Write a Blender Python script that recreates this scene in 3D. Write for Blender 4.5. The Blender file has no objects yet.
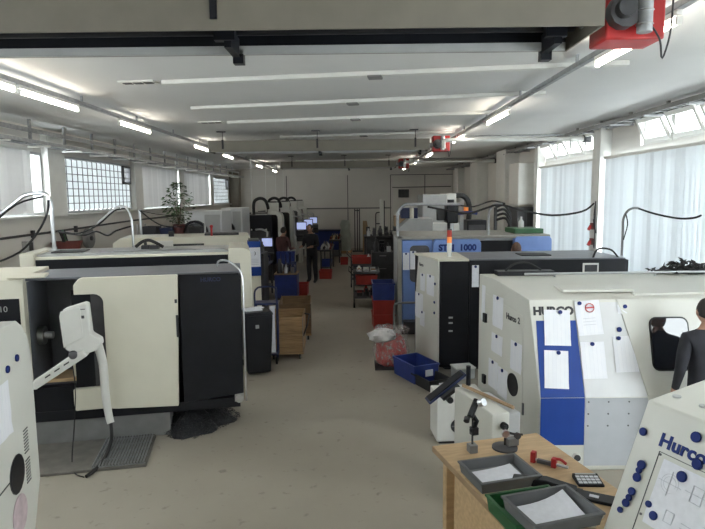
import bpy, bmesh, math, random
from mathutils import Vector, Matrix
random.seed(7)
sc = bpy.context.scene
C = bpy.context.collection
R = math.radians

# ---------------------------------------------------------------- camera, sky, exposure
FPX, PW = 580.0, 705.0
cd = bpy.data.cameras.new('camera'); cam = bpy.data.objects.new('camera', cd); C.objects.link(cam)
cd.sensor_width = 36.0; cd.lens = 36.0 * FPX / PW; cd.clip_start = 0.05; cd.clip_end = 200
yv = Vector(((354 - 352.5) / FPX, -(196 - 264.5) / FPX, -1)).normalized()      # world +Y seen by the camera
up = Vector((-math.sin(R(.6)), math.cos(R(.6)), 0)); up = (up - yv * up.dot(yv)).normalized()
xv = yv.cross(up)
cam.matrix_world = Matrix.Translation((0, 0, 2.6)) @ Matrix((xv, yv, up)).to_4x4()
sc.camera = cam

w = bpy.data.worlds.new('overcast_sky'); sc.world = w; w.use_nodes = True
bg = w.node_tree.nodes['Background']; bg.inputs[0].default_value = (0.93, 0.97, 1.0, 1); bg.inputs[1].default_value = 6.5
sc.view_settings.view_transform = 'Standard'; sc.view_settings.look = 'None'
sc.view_settings.gamma = 1.0; sc.view_settings.use_curve_mapping = False
sc.view_settings.exposure = 0.85
TUBE = 18.0          # strength of the fluorescent tubes

# ---------------------------------------------------------------- materials
def nodes(name):
    m = bpy.data.materials.new(name); m.use_nodes = True
    return m, m.node_tree.nodes, m.node_tree.links, m.node_tree.nodes['Principled BSDF']
def pm(name, col, rough=.5, metal=0, var=.08, scale=6, bump=0, bscale=40, stretch=(1,1,1), spec=.5, col2=None):
    m, n, l, b = nodes(name)
    b.inputs['Roughness'].default_value = rough; b.inputs['Metallic'].default_value = metal
    b.inputs['Specular IOR Level'].default_value = spec
    tc = n.new('ShaderNodeTexCoord'); mp = n.new('ShaderNodeMapping'); mp.inputs['Scale'].default_value = stretch
    l.new(tc.outputs['Object'], mp.inputs['Vector'])
    nz = n.new('ShaderNodeTexNoise'); nz.inputs['Scale'].default_value = scale; nz.inputs['Detail'].default_value = 5
    l.new(mp.outputs[0], nz.inputs['Vector'])
    rp = n.new('ShaderNodeValToRGB'); rp.color_ramp.elements[0].position = .3; rp.color_ramp.elements[1].position = .7
    c2 = col2 or tuple(min(1, c * (1 + var)) for c in col)
    rp.color_ramp.elements[0].color = (*[c * (1 - var) for c in col], 1); rp.color_ramp.elements[1].color = (*c2, 1)
    l.new(nz.outputs['Fac'], rp.inputs[0]); l.new(rp.outputs[0], b.inputs['Base Color'])
    if bump:
        n2 = n.new('ShaderNodeTexNoise'); n2.inputs['Scale'].default_value = bscale; l.new(mp.outputs[0], n2.inputs['Vector'])
        bp = n.new('ShaderNodeBump'); bp.inputs['Strength'].default_value = bump; bp.inputs['Distance'].default_value = .01
        l.new(n2.outputs['Fac'], bp.inputs['Height']); l.new(bp.outputs[0], b.inputs['Normal'])
    return m
def emit(name, col, s):
    m, n, l, b = nodes(name)
    b.inputs['Base Color'].default_value = (*col, 1); b.inputs['Emission Color'].default_value = (*col, 1); b.inputs['Emission Strength'].default_value = s
    return m
M = {}
M['wall'] = pm('wall_paint', (.66, .64, .60), .75, var=.04, scale=1.2)
M['ceil'] = pm('ceiling_paint', (.68, .68, .67), .8, var=.03, scale=1)
M['white'] = pm('white_paint', (.70, .70, .67), .5, var=.04)
M['cream'] = pm('cream_enamel', (.68, .655, .55), .38, var=.03, scale=3)
M['ivory'] = pm('ivory_enamel', (.61, .61, .56), .38, var=.03, scale=3)
M['black'] = pm('black_enamel', (.008, .009, .013), .42, var=.2, spec=.3)
M['dark'] = pm('dark_grey_metal', (.035, .036, .04), .5, var=.25)
M['char'] = pm('charcoal_sheet', (.075, .075, .082), .45, var=.15)
M['stepm'] = pm('worn_step_plate', (.155, .145, .13), .6, var=.2, scale=8)
M['slate'] = pm('slate_sheet_metal', (.14, .15, .175), .4, var=.12)
M['grey'] = pm('grey_sheet_metal', (.19, .19, .19), .5, var=.12)
M['lgrey'] = pm('light_grey_paint', (.42, .43, .43), .45, var=.06)
M['gframe'] = pm('beige_grey_frame', (.30, .29, .26), .5, var=.08)
M['pale'] = pm('pale_front_panel', (.60, .61, .62), .35, var=.03)
M['bluegrey'] = pm('lower_grey_panel', (.42, .44, .47), .4, var=.04)
M['steel'] = pm('brushed_steel', (.55, .56, .58), .3, 1, var=.1, scale=20)
M['galv'] = pm('galvanised_metal', (.36, .37, .38), .5, .6, var=.18, scale=14)
M['chrome'] = pm('chrome_tube', (.50, .51, .52), .3, 1, var=.03)
M['taupe'] = pm('heater_housing_paint', (.17, .155, .125), .5, var=.08, scale=5)
M['blue'] = pm('blue_enamel', (.008, .045, .25), .5, var=.06, spec=.3)
M['bin_blue'] = pm('blue_plastic', (.02, .04, .20), .45, var=.15)
M['navy'] = pm('navy_plastic', (.012, .02, .075), .45, var=.15)
M['sky'] = pm('light_blue_enamel', (.18, .29, .62), .38, var=.05)
M['red'] = pm('red_enamel', (.42, .025, .025), .45, var=.12)
M['bin_red'] = pm('red_plastic', (.35, .03, .022), .5, var=.15)
M['maroon'] = pm('maroon_tray', (.14, .03, .025), .5, var=.2)
M['wood'] = pm('crate_board', (.33, .205, .10), .7, var=.3, scale=5, stretch=(1, 12, 12), bump=.2)
M['woodd'] = pm('dark_crate_board', (.17, .105, .055), .7, var=.3, scale=5, stretch=(1, 12, 12), bump=.2)
M['ply'] = pm('bench_plywood', (.50, .345, .19), .5, var=.14, scale=4, stretch=(1.5, 9, 9))
M['brown'] = pm('brown_cardboard', (.32, .22, .13), .8, var=.15)
M['green'] = pm('green_plastic', (.015, .10, .03), .45, var=.15)
M['gplast'] = pm('grey_plastic_tray', (.13, .135, .14), .5, var=.12)
M['paper'] = pm('paper_sheet', (.74, .75, .80), .7, var=.05, scale=30)
M['rubber'] = pm('black_rubber', (.012, .012, .013), .6, var=.3)
M['leaf'] = pm('leaf_green', (.05, .10, .035), .5, var=.4, scale=4)
M['bark'] = pm('bark', (.10, .07, .045), .8, var=.3)
M['soil'] = pm('pot_plastic', (.10, .03, .03), .6, var=.2)
M['skin'] = pm('skin', (.48, .28, .20), .55, var=.06)
M['hair'] = pm('dark_hair', (.018, .013, .010), .6, var=.3, scale=60, stretch=(1, 1, .2))
M['hairb'] = pm('brown_hair', (.10, .05, .03), .6, var=.3, scale=60)
M['cloth'] = pm('dark_workwear', (.016, .017, .024), .85, var=.25, scale=12)
M['clothr'] = pm('maroon_shirt', (.06, .022, .022), .85, var=.2, scale=12)
M['trouser'] = pm('brown_trousers', (.10, .075, .055), .85, var=.2, scale=12)
M['swarf'] = pm('metal_chips', (.03, .032, .036), .5, .3, var=.6, scale=60)
M['ink'] = pm('navy_lettering', (.016, .035, .17), .6, var=.03, spec=.2)
M['inkg'] = pm('grey_print', (.52, .53, .58), .7, var=.05)
M['inkk'] = pm('black_lettering', (.02, .02, .025), .5, var=.05)
M['magnet'] = pm('blue_magnet', (.012, .026, .14), .6, var=.05, spec=.2)
M['pinkp'] = pm('pink_sticker', (.55, .44, .47), .6, var=.15, scale=15)
M['orange'] = emit('orange_lamp_lens', (.8, .25, .06), .25)
M['redl'] = pm('red_lamp_lens', (.45, .04, .03), .25)
M['tube'] = emit('fluorescent_tube', (1.0, .93, .81), TUBE)
M['screen'] = emit('monitor_screen', (.45, .52, .85), .4)
M['greenglass'] = pm('plastic_film', (.34, .38, .34), .3, var=.15, scale=4)
M['filmw'] = pm('white_plastic_film', (.62, .60, .60), .3, var=.15, scale=14)
M['bagred'] = pm('red_rags', (.34, .03, .03), .7, var=.3, scale=20)

def glassy(name, tint, keep, rough=.05):            # clear pane: mostly passes what lies behind, with a gloss
    m, n, l, b = nodes(name); n.remove(b); out = n['Material Output']
    t = n.new('ShaderNodeBsdfTransparent'); t.inputs[0].default_value = (*tint, 1)
    g = n.new('ShaderNodeBsdfGlossy'); g.inputs['Roughness'].default_value = rough
    mx = n.new('ShaderNodeMixShader'); mx.inputs[0].default_value = .07; l.new(t.outputs[0], mx.inputs[1]); l.new(g.outputs[0], mx.inputs[2])
    l.new(mx.outputs[0], out.inputs[0]); return m
def translucent(name, col, tr, scale=8, vary=.0):
    m, n, l, b = nodes(name); n.remove(b); out = n['Material Output']
    tc = n.new('ShaderNodeTexCoord'); nz = n.new('ShaderNodeTexNoise'); nz.inputs['Scale'].default_value = scale; l.new(tc.outputs['Object'], nz.inputs[0])
    rp = n.new('ShaderNodeValToRGB'); rp.color_ramp.elements[0].color = (*[c * .93 for c in col], 1); rp.color_ramp.elements[1].color = (*col, 1); l.new(nz.outputs[0], rp.inputs[0])
    d = n.new('ShaderNodeBsdfDiffuse'); t = n.new('ShaderNodeBsdfTranslucent')
    oi = n.new('ShaderNodeObjectInfo'); mr = n.new('ShaderNodeMapRange'); mr.inputs[3].default_value = 1 - vary; mr.inputs[4].default_value = 1; l.new(oi.outputs['Random'], mr.inputs[0])
    vm = n.new('ShaderNodeVectorMath'); vm.operation = 'SCALE'; l.new(rp.outputs[0], vm.inputs[0]); l.new(mr.outputs[0], vm.inputs['Scale'])
    l.new(vm.outputs[0], d.inputs[0]); l.new(vm.outputs[0], t.inputs[0])
    mx = n.new('ShaderNodeMixShader'); mx.inputs[0].default_value = tr; l.new(d.outputs[0], mx.inputs[1]); l.new(t.outputs[0], mx.inputs[2])
    l.new(mx.outputs[0], out.inputs[0]); return m
M['pane'] = glassy('window_glass', (.95, .97, .97), 1)
M['blind'] = translucent('blind_fabric', (.88, .91, .93), .25, vary=.15)
M['blindl'] = translucent('blind_fabric_dense', (.86, .86, .86), .14, vary=.14)
M['block'] = translucent('glass_block', (.90, .93, .94), .30, 20)
m_, n_, l_, b_ = nodes('thin_plastic_film'); n_.remove(b_)
t_ = n_.new('ShaderNodeBsdfTransparent'); d_ = n_.new('ShaderNodeBsdfPrincipled'); d_.inputs['Base Color'].default_value = (.80, .74, .74, 1); d_.inputs['Roughness'].default_value = .25
nz_ = n_.new('ShaderNodeTexNoise'); nz_.inputs['Scale'].default_value = 9; rp_ = n_.new('ShaderNodeMapRange'); rp_.inputs[1].default_value = .35; rp_.inputs[2].default_value = .65; rp_.inputs[3].default_value = .08; rp_.inputs[4].default_value = .36
mx_ = n_.new('ShaderNodeMixShader'); l_.new(nz_.outputs[0], rp_.inputs[0]); l_.new(rp_.outputs[0], mx_.inputs[0]); l_.new(t_.outputs[0], mx_.inputs[1]); l_.new(d_.outputs[0], mx_.inputs[2]); l_.new(mx_.outputs[0], n_['Material Output'].inputs[0])
M['film'] = m_
m_, n_, l_, b_ = nodes('machine_window_glass'); b_.inputs['Base Color'].default_value = (.015, .017, .022, 1); b_.inputs['Roughness'].default_value = .03; b_.inputs['IOR'].default_value = 1.9
nz_ = n_.new('ShaderNodeTexNoise'); nz_.inputs['Scale'].default_value = 2; bp_ = n_.new('ShaderNodeBump'); bp_.inputs['Strength'].default_value = .02; l_.new(nz_.outputs[0], bp_.inputs['Height']); l_.new(bp_.outputs[0], b_.inputs['Normal'])
M['mglass'] = m_
def floor_mat():
    m, n, l, b = nodes('worn_floor_coating')
    tc = n.new('ShaderNodeTexCoord')
    a = n.new('ShaderNodeTexNoise'); a.inputs['Scale'].default_value = .55; a.inputs['Detail'].default_value = 8; l.new(tc.outputs['Object'], a.inputs[0])
    r1 = n.new('ShaderNodeValToRGB'); r1.color_ramp.elements[0].position = .35; r1.color_ramp.elements[1].position = .68
    r1.color_ramp.elements[0].color = (.315, .282, .228, 1); r1.color_ramp.elements[1].color = (.40, .367, .305, 1); l.new(a.outputs[0], r1.inputs[0])
    s = n.new('ShaderNodeTexNoise'); s.inputs['Scale'].default_value = 9; s.inputs['Detail'].default_value = 3; l.new(tc.outputs['Object'], s.inputs[0])
    r2 = n.new('ShaderNodeValToRGB'); r2.color_ramp.elements[0].position = .25; r2.color_ramp.elements[1].position = .36
    r2.color_ramp.elements[0].color = (.55, .55, .55, 1); r2.color_ramp.elements[1].color = (1, 1, 1, 1); l.new(s.outputs[0], r2.inputs[0])
    mx = n.new('ShaderNodeMix'); mx.data_type = 'RGBA'; mx.blend_type = 'MULTIPLY'; mx.inputs[0].default_value = .8
    l.new(r1.outputs[0], mx.inputs[6]); l.new(r2.outputs[0], mx.inputs[7]); l.new(mx.outputs[2], b.inputs['Base Color'])
    rr = n.new('ShaderNodeMapRange'); rr.inputs[3].default_value = .42; rr.inputs[4].default_value = .62; l.new(a.outputs[0], rr.inputs[0]); l.new(rr.outputs[0], b.inputs['Roughness'])
    return m
M['floor'] = floor_mat()
def drawing_mat():                                   # printed sheet: pale rows and boxes of grey ink
    m, n, l, b = nodes('printed_sheet'); b.inputs['Roughness'].default_value = .6
    tc = n.new('ShaderNodeTexCoord'); br = n.new('ShaderNodeTexBrick'); l.new(tc.outputs['Object'], br.inputs['Vector'])
    mp = n.new('ShaderNodeMapping'); mp.inputs['Rotation'].default_value = (R(90), 0, 0); l.new(tc.outputs['Object'], mp.inputs[0]); l.new(mp.outputs[0], br.inputs['Vector'])
    br.inputs['Scale'].default_value = 14; br.inputs['Mortar Size'].default_value = .012
    br.inputs['Color1'].default_value = (.76, .77, .81, 1); br.inputs['Color2'].default_value = (.70, .72, .78, 1); br.inputs['Mortar'].default_value = (.52, .54, .62, 1)
    nz = n.new('ShaderNodeTexNoise'); nz.inputs['Scale'].default_value = 18; l.new(tc.outputs['Object'], nz.inputs[0])
    mx = n.new('ShaderNodeMix'); mx.data_type = 'RGBA'; mx.inputs[7].default_value = (.78, .79, .82, 1); l.new(nz.outputs[0], mx.inputs[0]); l.new(br.outputs[0], mx.inputs[6])
    l.new(mx.outputs[2], b.inputs['Base Color']); return m
M['print'] = drawing_mat()

# ---------------------------------------------------------------- mesh helpers
class MB:
    def __init__(s): s.v = []; s.f = []
    def add(s, vs, fs):
        o = len(s.v); s.v += [tuple(v) for v in vs]; s.f += [tuple(i + o for i in f) for f in fs]; return s
    def box(s, x0, x1, y0, y1, z0, z1):
        return s.add([(x0,y0,z0),(x1,y0,z0),(x1,y1,z0),(x0,y1,z0),(x0,y0,z1),(x1,y0,z1),(x1,y1,z1),(x0,y1,z1)],
                     [(3,2,1,0),(4,5,6,7),(0,1,5,4),(1,2,6,5),(2,3,7,6),(3,0,4,7)])
    def hexa(s, b, t):                 # bottom four, top four corner points, counter-clockwise from above
        return s.add(list(b) + list(t), [(3,2,1,0),(4,5,6,7),(0,1,5,4),(1,2,6,5),(2,3,7,6),(3,0,4,7)])
    def prism(s, poly, axis, a, b):    # polygon extruded along an axis; poly gives the two other coordinates in order
        k = 'xyz'.index(axis); n = len(poly)
        def p(q, h): q = list(q); q.insert(k, h); return q
        return s.add([p(q, a) for q in poly] + [p(q, b) for q in poly],
                     [tuple(range(n))[::-1], tuple(range(n, 2*n))] + [(i, (i+1) % n, n + (i+1) % n, n + i) for i in range(n)])
    def cyl(s, p0, p1, r0, r1=None, n=12):
        p0, p1 = Vector(p0), Vector(p1); r1 = r0 if r1 is None else r1
        d = (p1 - p0).normalized(); a = d.orthogonal().normalized(); b = d.cross(a)
        vs = [p + (a*math.cos(t) + b*math.sin(t))*r for p, r in ((p0,r0),(p1,r1)) for t in [2*math.pi*i/n for i in range(n)]]
        return s.add(vs, [tuple(range(n))[::-1], tuple(range(n, 2*n))] + [(i,(i+1)%n,n+(i+1)%n,n+i) for i in range(n)])
    def tube(s, pts, r, n=7, smooth=4):
        P = [Vector(p) for p in pts]
        if smooth and len(P) > 2:
            Q = []
            for i in range(len(P) - 1):
                a, b, c, d = P[max(i-1,0)], P[i], P[i+1], P[min(i+2, len(P)-1)]
                for k in range(smooth):
                    t = k / smooth
                    Q.append(.5*((2*b) + (c-a)*t + (2*a-5*b+4*c-d)*t*t + (3*b-a-3*c+d)*t**3))
            P = Q + [P[-1]]
        o = []; ref = None
        for i, p in enumerate(P):
            d = (P[min(i+1,len(P)-1)] - P[max(i-1,0)]).normalized()
            a = d.orthogonal().normalized() if ref is None else (ref - d*ref.dot(d)).normalized()
            ref = a; b = d.cross(a); rr = r[0] + (r[1]-r[0])*i/(len(P)-1) if isinstance(r, tuple) else r
            o += [p + (a*math.cos(2*math.pi*k/n) + b*math.sin(2*math.pi*k/n))*rr for k in range(n)]
        m = len(P)
        return s.add(o, [tuple(range(n))[::-1], tuple(range((m-1)*n, m*n))] + [(i*n+k, i*n+(k+1)%n, (i+1)*n+(k+1)%n, (i+1)*n+k) for i in range(m-1) for k in range(n)])
    def lathe(s, prof, c=(0,0,0), n=16):
        vs = [(c[0]+r*math.cos(2*math.pi*k/n), c[1]+r*math.sin(2*math.pi*k/n), c[2]+z) for r, z in prof for k in range(n)]
        m = len(prof)
        return s.add(vs, [tuple(range(n))[::-1], tuple(range((m-1)*n, m*n))] + [(i*n+k, i*n+(k+1)%n, (i+1)*n+(k+1)%n, (i+1)*n+k) for i in range(m-1) for k in range(n)])
    def ball(s, c, r, n=10, m=7):
        rx, ry, rz = r if isinstance(r, tuple) else (r, r, r)
        return s.lathe([(1e-4 if i in (0, m) else math.sin(math.pi*i/m), -math.cos(math.pi*i/m)) for i in range(m+1)], n=n)._scale_last((m+1)*n, c, (rx, ry, rz))
    def _scale_last(s, k, c, r):
        for i in range(len(s.v)-k, len(s.v)):
            x, y, z = s.v[i]; s.v[i] = (c[0]+x*r[0], c[1]+y*r[1], c[2]+z*r[2])
        return s
    def tray(s, x0, x1, y0, y1, z0, z1, t=.012, fl=.02):       # open box with flared walls
        o = [(x0+fl,y0+fl,z0),(x1-fl,y0+fl,z0),(x1-fl,y1-fl,z0),(x0+fl,y1-fl,z0),(x0,y0,z1),(x1,y0,z1),(x1,y1,z1),(x0,y1,z1)]
        i = [(x0+t,y0+t,z1),(x1-t,y0+t,z1),(x1-t,y1-t,z1),(x0+t,y1-t,z1),(x0+fl+t,y0+fl+t,z0+t),(x1-fl-t,y0+fl+t,z0+t),(x1-fl-t,y1-fl-t,z0+t),(x0+fl+t,y1-fl-t,z0+t)]
        return s.add(o + i, [(3,2,1,0),(0,1,5,4),(1,2,6,5),(2,3,7,6),(3,0,4,7),(4,5,9,8),(5,6,10,9),(6,7,11,10),(7,4,8,11),(8,9,13,12),(9,10,14,13),(10,11,15,14),(11,8,12,15),(12,13,14,15)])
    def build(s, name, mat, parent=None, bevel=0, smooth=True, mx=None):
        me = bpy.data.meshes.new(name); me.from_pydata([tuple(mx @ Vector(v)) for v in s.v] if mx else s.v, [], s.f); me.update()
        bm = bmesh.new(); bm.from_mesh(me); bmesh.ops.recalc_face_normals(bm, faces=bm.faces); bm.to_mesh(me); bm.free()
        me.materials.append(M[mat] if isinstance(mat, str) else mat)
        if smooth:
            me.polygons.foreach_set('use_smooth', [True]*len(me.polygons)); me.set_sharp_from_angle(angle=R(38))
        o = bpy.data.objects.new(name, me); C.objects.link(o); o.parent = parent
        if bevel:
            b = o.modifiers.new('bevel', 'BEVEL'); b.width = bevel; b.segments = 2; b.limit_method = 'ANGLE'; b.angle_limit = R(35)
        return o
def tag(o, label, cat, group=None):
    o['label'] = label; o['category'] = cat
    if group: o['group'] = group
    return o
def thing(name, label, cat, loc=(0,0,0), rz=0, group=None):
    o = bpy.data.objects.new(name, None); C.objects.link(o); o.location = loc; o.rotation_euler = (0,0,R(rz)); o.empty_display_size = .1
    return tag(o, label, cat, group)
def struct(o): o['kind'] = 'structure'; return o
def box(name, mat, parent, x0, x1, y0, y1, z0, z1, bevel=0): return MB().box(x0,x1,y0,y1,z0,z1).build(name, mat, parent, bevel)
def cyl(name, mat, parent, p0, p1, r, r1=None, n=12): return MB().cyl(p0,p1,r,r1,n).build(name, mat, parent)
def tube(name, mat, parent, pts, r, n=7, smooth=4): return MB().tube(pts,r,n,smooth).build(name, mat, parent)
def copy_tree(o, parent=None):
    c = o.copy(); C.objects.link(c); c.parent = parent
    for ch in list(o.children): copy_tree(ch, c)
    return c
def rrect(x0, x1, z0, z1, r, n=5):
    P = []
    for cx, cz, a0 in ((x1-r,z0+r,-90),(x1-r,z1-r,0),(x0+r,z1-r,90),(x0+r,z0+r,180)):
        P += [(cx + r*math.cos(R(a0+90*i/n)), cz + r*math.sin(R(a0+90*i/n))) for i in range(n+1)]
    return P
def text(name, body, size, mat, parent, mx, bold=0., xs=1.):
    cu = bpy.data.curves.new(name, 'FONT'); cu.body = body; cu.size = size; cu.extrude = .0015; cu.offset = bold; cu.resolution_u = 3
    t = bpy.data.objects.new(name, cu); C.objects.link(t)
    bpy.context.view_layer.update()
    me = bpy.data.meshes.new_from_object(t.evaluated_get(bpy.context.evaluated_depsgraph_get()))
    bpy.data.objects.remove(t); bpy.data.curves.remove(cu)
    me.transform(mx @ Matrix.Diagonal((xs,1,1,1))); me.name = name; me.materials.clear(); me.materials.append(M[mat])
    o = bpy.data.objects.new(name, me); C.objects.link(o); o.parent = parent; return o
def frame3(o, xd, yd):           # matrix whose local x,y lie along xd,yd (both world-ish vectors) at o
    x = Vector(xd).normalized(); y = Vector(yd); y = (y - x*y.dot(x)).normalized(); z = x.cross(y)
    return Matrix(((x.x,y.x,z.x,o[0]),(x.y,y.y,z.y,o[1]),(x.z,y.z,z.z,o[2]),(0,0,0,1)))

# ---------------------------------------------------------------- the room
XL, XR, YB, YF, ZC = -6.1, 4.9, 29.0, -3.0, 3.98
struct(box('floor', 'floor', None, XL-.3, XR+.3, YF-.3, YB+.3, -.1, 0))
struct(box('ceiling', 'ceil', None, XL-.3, XR+.3, YF-.3, YB+.3, ZC, ZC+.15))
wb = struct(box('wall_back', 'wall', None, XL-.3, XR+.3, YB, YB+.25, 0, ZC))
struct(box('wall_front', 'wall', None, XL-.3, XR+.3, YF-.25, YF, 0, ZC))
# left wall: parapet, lintel, piers between the windows
lw = MB().box(XL-.3, XL, YF, YB, 0, 2.30).box(XL-.3, XL, YF, YB, 3.50, ZC)
piersL = [(-3, -1.2), (3.2, 3.9), (7.35, 8.0), (11.45, 12.15), (15.95, 16.55), (20.0, 20.6), (24.3, 24.9), (28.3, 29)]
for a, b in piersL: lw.box(XL-.3, XL, a, b, 2.3, 3.5)
wl = struct(lw.build('wall_left', 'wall', None))
for a, b in piersL[1:-1]: box('pilaster', 'white', wl, XL, XL+.14, a+.02, b-.02, 2.26, 3.9, .01)
# right wall
rw = MB().box(XR, XR+.3, YF, YB, 0, .30).box(XR, XR+.3, YF, YB, 3.86, ZC).box(XR, XR+.3, YF, -1, .3, 3.86).box(XR, XR+.3, 15.2, YB, .3, 3.86)
rw.box(XR, XR+.3, -1, 15.2, 3.26, 3.40).box(XR, XR+.3, 11.25, 11.6, .3, 3.86).box(XR, XR+.3, 10.1, 11.25, 3.4, 3.86).box(XR, XR+.3, 3.2, 3.6, .3, 3.86)
wr = struct(rw.build('wall_right', 'wall', None))
for a, b, d in ((21.4, 22.6, .42), (17.4, 18.5, .42), (11.2, 11.55, .22), (15.05, 15.3, .2), (26, 26.8, .3)): box('pilaster', 'white', wr, XR-d, XR, a, b, 0, ZC-.06, .01)
# windows of the left wall
blindwins = {}
def left_window(k, y0, y1, kind):
    o = struct(bpy.data.objects.new('window_%d' % k, None)); C.objects.link(o); o.location = (XL+.13, y0, 2.3)
    L = y1 - y0
    MB().box(-.2,-.12,0,L,0,.05).box(-.2,-.12,0,L,1.15,1.2).box(-.2,-.12,0,.05,.05,1.15).box(-.2,-.12,L-.05,L,.05,1.15).build('window_frame', 'lgrey', o)
    box('window_sill', 'white', o, -.13, .02, 0, L, -.04, 0, .008)
    if kind == 'blocks':
        nc, nr = max(3, round((L-.1)/.24)), 7
        w_, h_ = (L-.1)/nc, 1.1/nr; vent = (L > 2)
        m0 = MB().box(-.03,.03,.012,w_-.012,.008,h_-.008).build('glass_block', 'block', o, .012)
        first = True
        for i in range(nc):
            for j in range(nr):
                if vent and i >= nc-2 and j >= nr-3: continue
                b = m0 if first else m0.copy()
                if not first: C.objects.link(b)
                first = False; b.parent = o; b.location = (-.16, .05+i*w_, .05+j*h_)
        g = MB()
        for j in range(1, nr): g.box(-.18,-.126,.05,L-.05,.05+j*h_-.008,.05+j*h_+.008)
        for i in range(1, nc): g.box(-.175,-.124,.05+i*w_-.010,.05+i*w_+.010,.05,1.15)
        g.build('mortar_grid', 'grey', o)
        if vent:
            y2 = L-.05-2*w_; z2 = .05+(nr-3)*h_
            MB().box(-.2,-.08,y2,y2+.05,z2,1.15).box(-.2,-.08,L-.1,L-.05,z2,1.15).box(-.2,-.08,y2,L-.05,z2,z2+.05).box(-.2,-.08,y2,L-.05,1.1,1.15).build('vent_casement', 'char', o)
            box('pane', 'pane', o, -.17, -.16, y2+.05, L-.1, z2+.05, 1.1)
    else:
        box('pane', 'pane', o, -.17, -.16, .05, L-.05, .05, 1.15)
    return o
left_window(1, 8.0, 11.45, 'glass'); left_window(2, 12.15, 15.95, 'blocks'); left_window(3, 16.55, 20.0, 'glass')
left_window(4, 20.6, 24.3, 'glass'); left_window(5, 24.9, 28.3, 'blocks'); left_window(6, 3.9, 7.35, 'glass'); left_window(7, -1.2, 3.2, 'glass')
def blind(name, label, x, y0, y1, z0, z1, mat, sw, group, rail=True, tilt=-10):
    t = thing(name, label, 'blind', (x, y0, z0), 0, group)
    n = int((y1-y0)/sw); h = z1-z0
    s0 = MB().hexa([(-.001,-sw*.54,0),(.001,-sw*.54,0),(.001,sw*.54,0),(-.001,sw*.54,0)], [(-.001,-sw*.54,h),(.001,-sw*.54,h),(.001,sw*.54,h),(-.001,sw*.54,h)]).build('slat', mat, t)
    for i in range(n):
        s = s0 if i == 0 else s0.copy()
        if i: C.objects.link(s)
        s.parent = t; s.location = (0, sw*(i+.5), 0); s.rotation_euler = (0, 0, R(tilt + random.uniform(-5, 5)))
    if rail: box('headrail', 'white', t, -.03, .03, 0, y1-y0, h, h+.05)
GB = 'vertical blinds of the left wall'
blind('vertical_blind', 'white vertical blind over the nearest left window, left of the glass block window', XL+.08, 8.0, 11.0, 2.33, 3.5, 'blindl', .127, GB)
blind('vertical_blind', 'white vertical blind behind the leafy plant, right of the glass block window', XL+.08, 16.6, 19.95, 2.33, 3.5, 'blindl', .127, GB)
blind('vertical_blind', 'white vertical blind over the fourth left window, beyond the plant', XL+.08, 20.65, 24.25, 2.33, 3.5, 'blindl', .127, GB)
GR = 'tall vertical blinds of the right wall'
blind('vertical_blind', 'tall bright vertical blind at the right edge, behind the bent cable post', XR-.14, 3.6, 11.15, .45, 3.24, 'blind', .127, GR, tilt=10)
blind('vertical_blind', 'tall bright vertical blind beyond the pillar with the red sockets', XR-.14, 11.6, 15.0, .45, 3.24, 'blind', .127, GR, tilt=10)
# upper hopper windows and the tall window behind the blinds, right wall
k = 8
for y0, n, st in ((11.65, 4, .85), (3.7, 7, .9)):
    for i in range(n):
        a = y0 + i*st; o = struct(bpy.data.objects.new('window_%d' % k, None)); C.objects.link(o); k += 1
        o.location = (XR, a, 3.40); Lw = st-.02
        MB().box(0,.12,0,.05,0,.46).box(0,.12,Lw-.05,Lw,0,.46).box(0,.12,.05,Lw-.05,0,.04).box(0,.12,.05,Lw-.05,.42,.46).build('window_frame', 'white', o)
        hp = MB(); zt, xo = .41, -.20             # sash tipped into the room
        sa = MB()
        for (ya, yb, za, zb) in ((.05,.11,.03,zt),(Lw-.11,Lw-.05,.03,zt),(.11,Lw-.11,.03,.09),(.11,Lw-.11,zt-.06,zt)):
            xa, xb = .03 + xo*za/zt, .03 + xo*zb/zt
            sa.hexa([(xa-.02,ya,za),(xa+.02,ya,za),(xa+.02,yb,za),(xa-.02,yb,za)], [(xb-.02,ya,zb),(xb+.02,ya,zb),(xb+.02,yb,zb),(xb-.02,yb,zb)])
        s_ = sa.build('hopper_sash', 'white', o)
        xa, xb = .03 + xo*.09/zt, .03 + xo*(zt-.06)/zt
        MB().hexa([(xa-.003,.11,.09),(xa+.003,.11,.09),(xa+.003,Lw-.11,.09),(xa-.003,Lw-.11,.09)], [(xb-.003,.11,zt-.06),(xb+.003,.11,zt-.06),(xb+.003,Lw-.11,zt-.06),(xb-.003,Lw-.11,zt-.06)]).build('pane', 'pane', s_)
for kk, (y0, y1) in enumerate(((3.6, 11.25), (11.6, 15.05), (-1, 3.2))):
    o = struct(bpy.data.objects.new('window_%d' % (k+kk), None)); C.objects.link(o); o.location = (XR, y0, .3); L = y1-y0
    f = MB().box(.1,.18,0,L,0,.06).box(.1,.18,0,L,2.9,2.96)
    q = 4 if L > 5 else 2
    for i in range(q+1): f.box(.1,.18,max(0,i*L/q-.03),min(L,i*L/q+.03),.06,2.9)
    f.build('window_frame', 'white', o); box('pane', 'pane', o, .135, .145, .03, L-.03, .03, 2.93)
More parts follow.
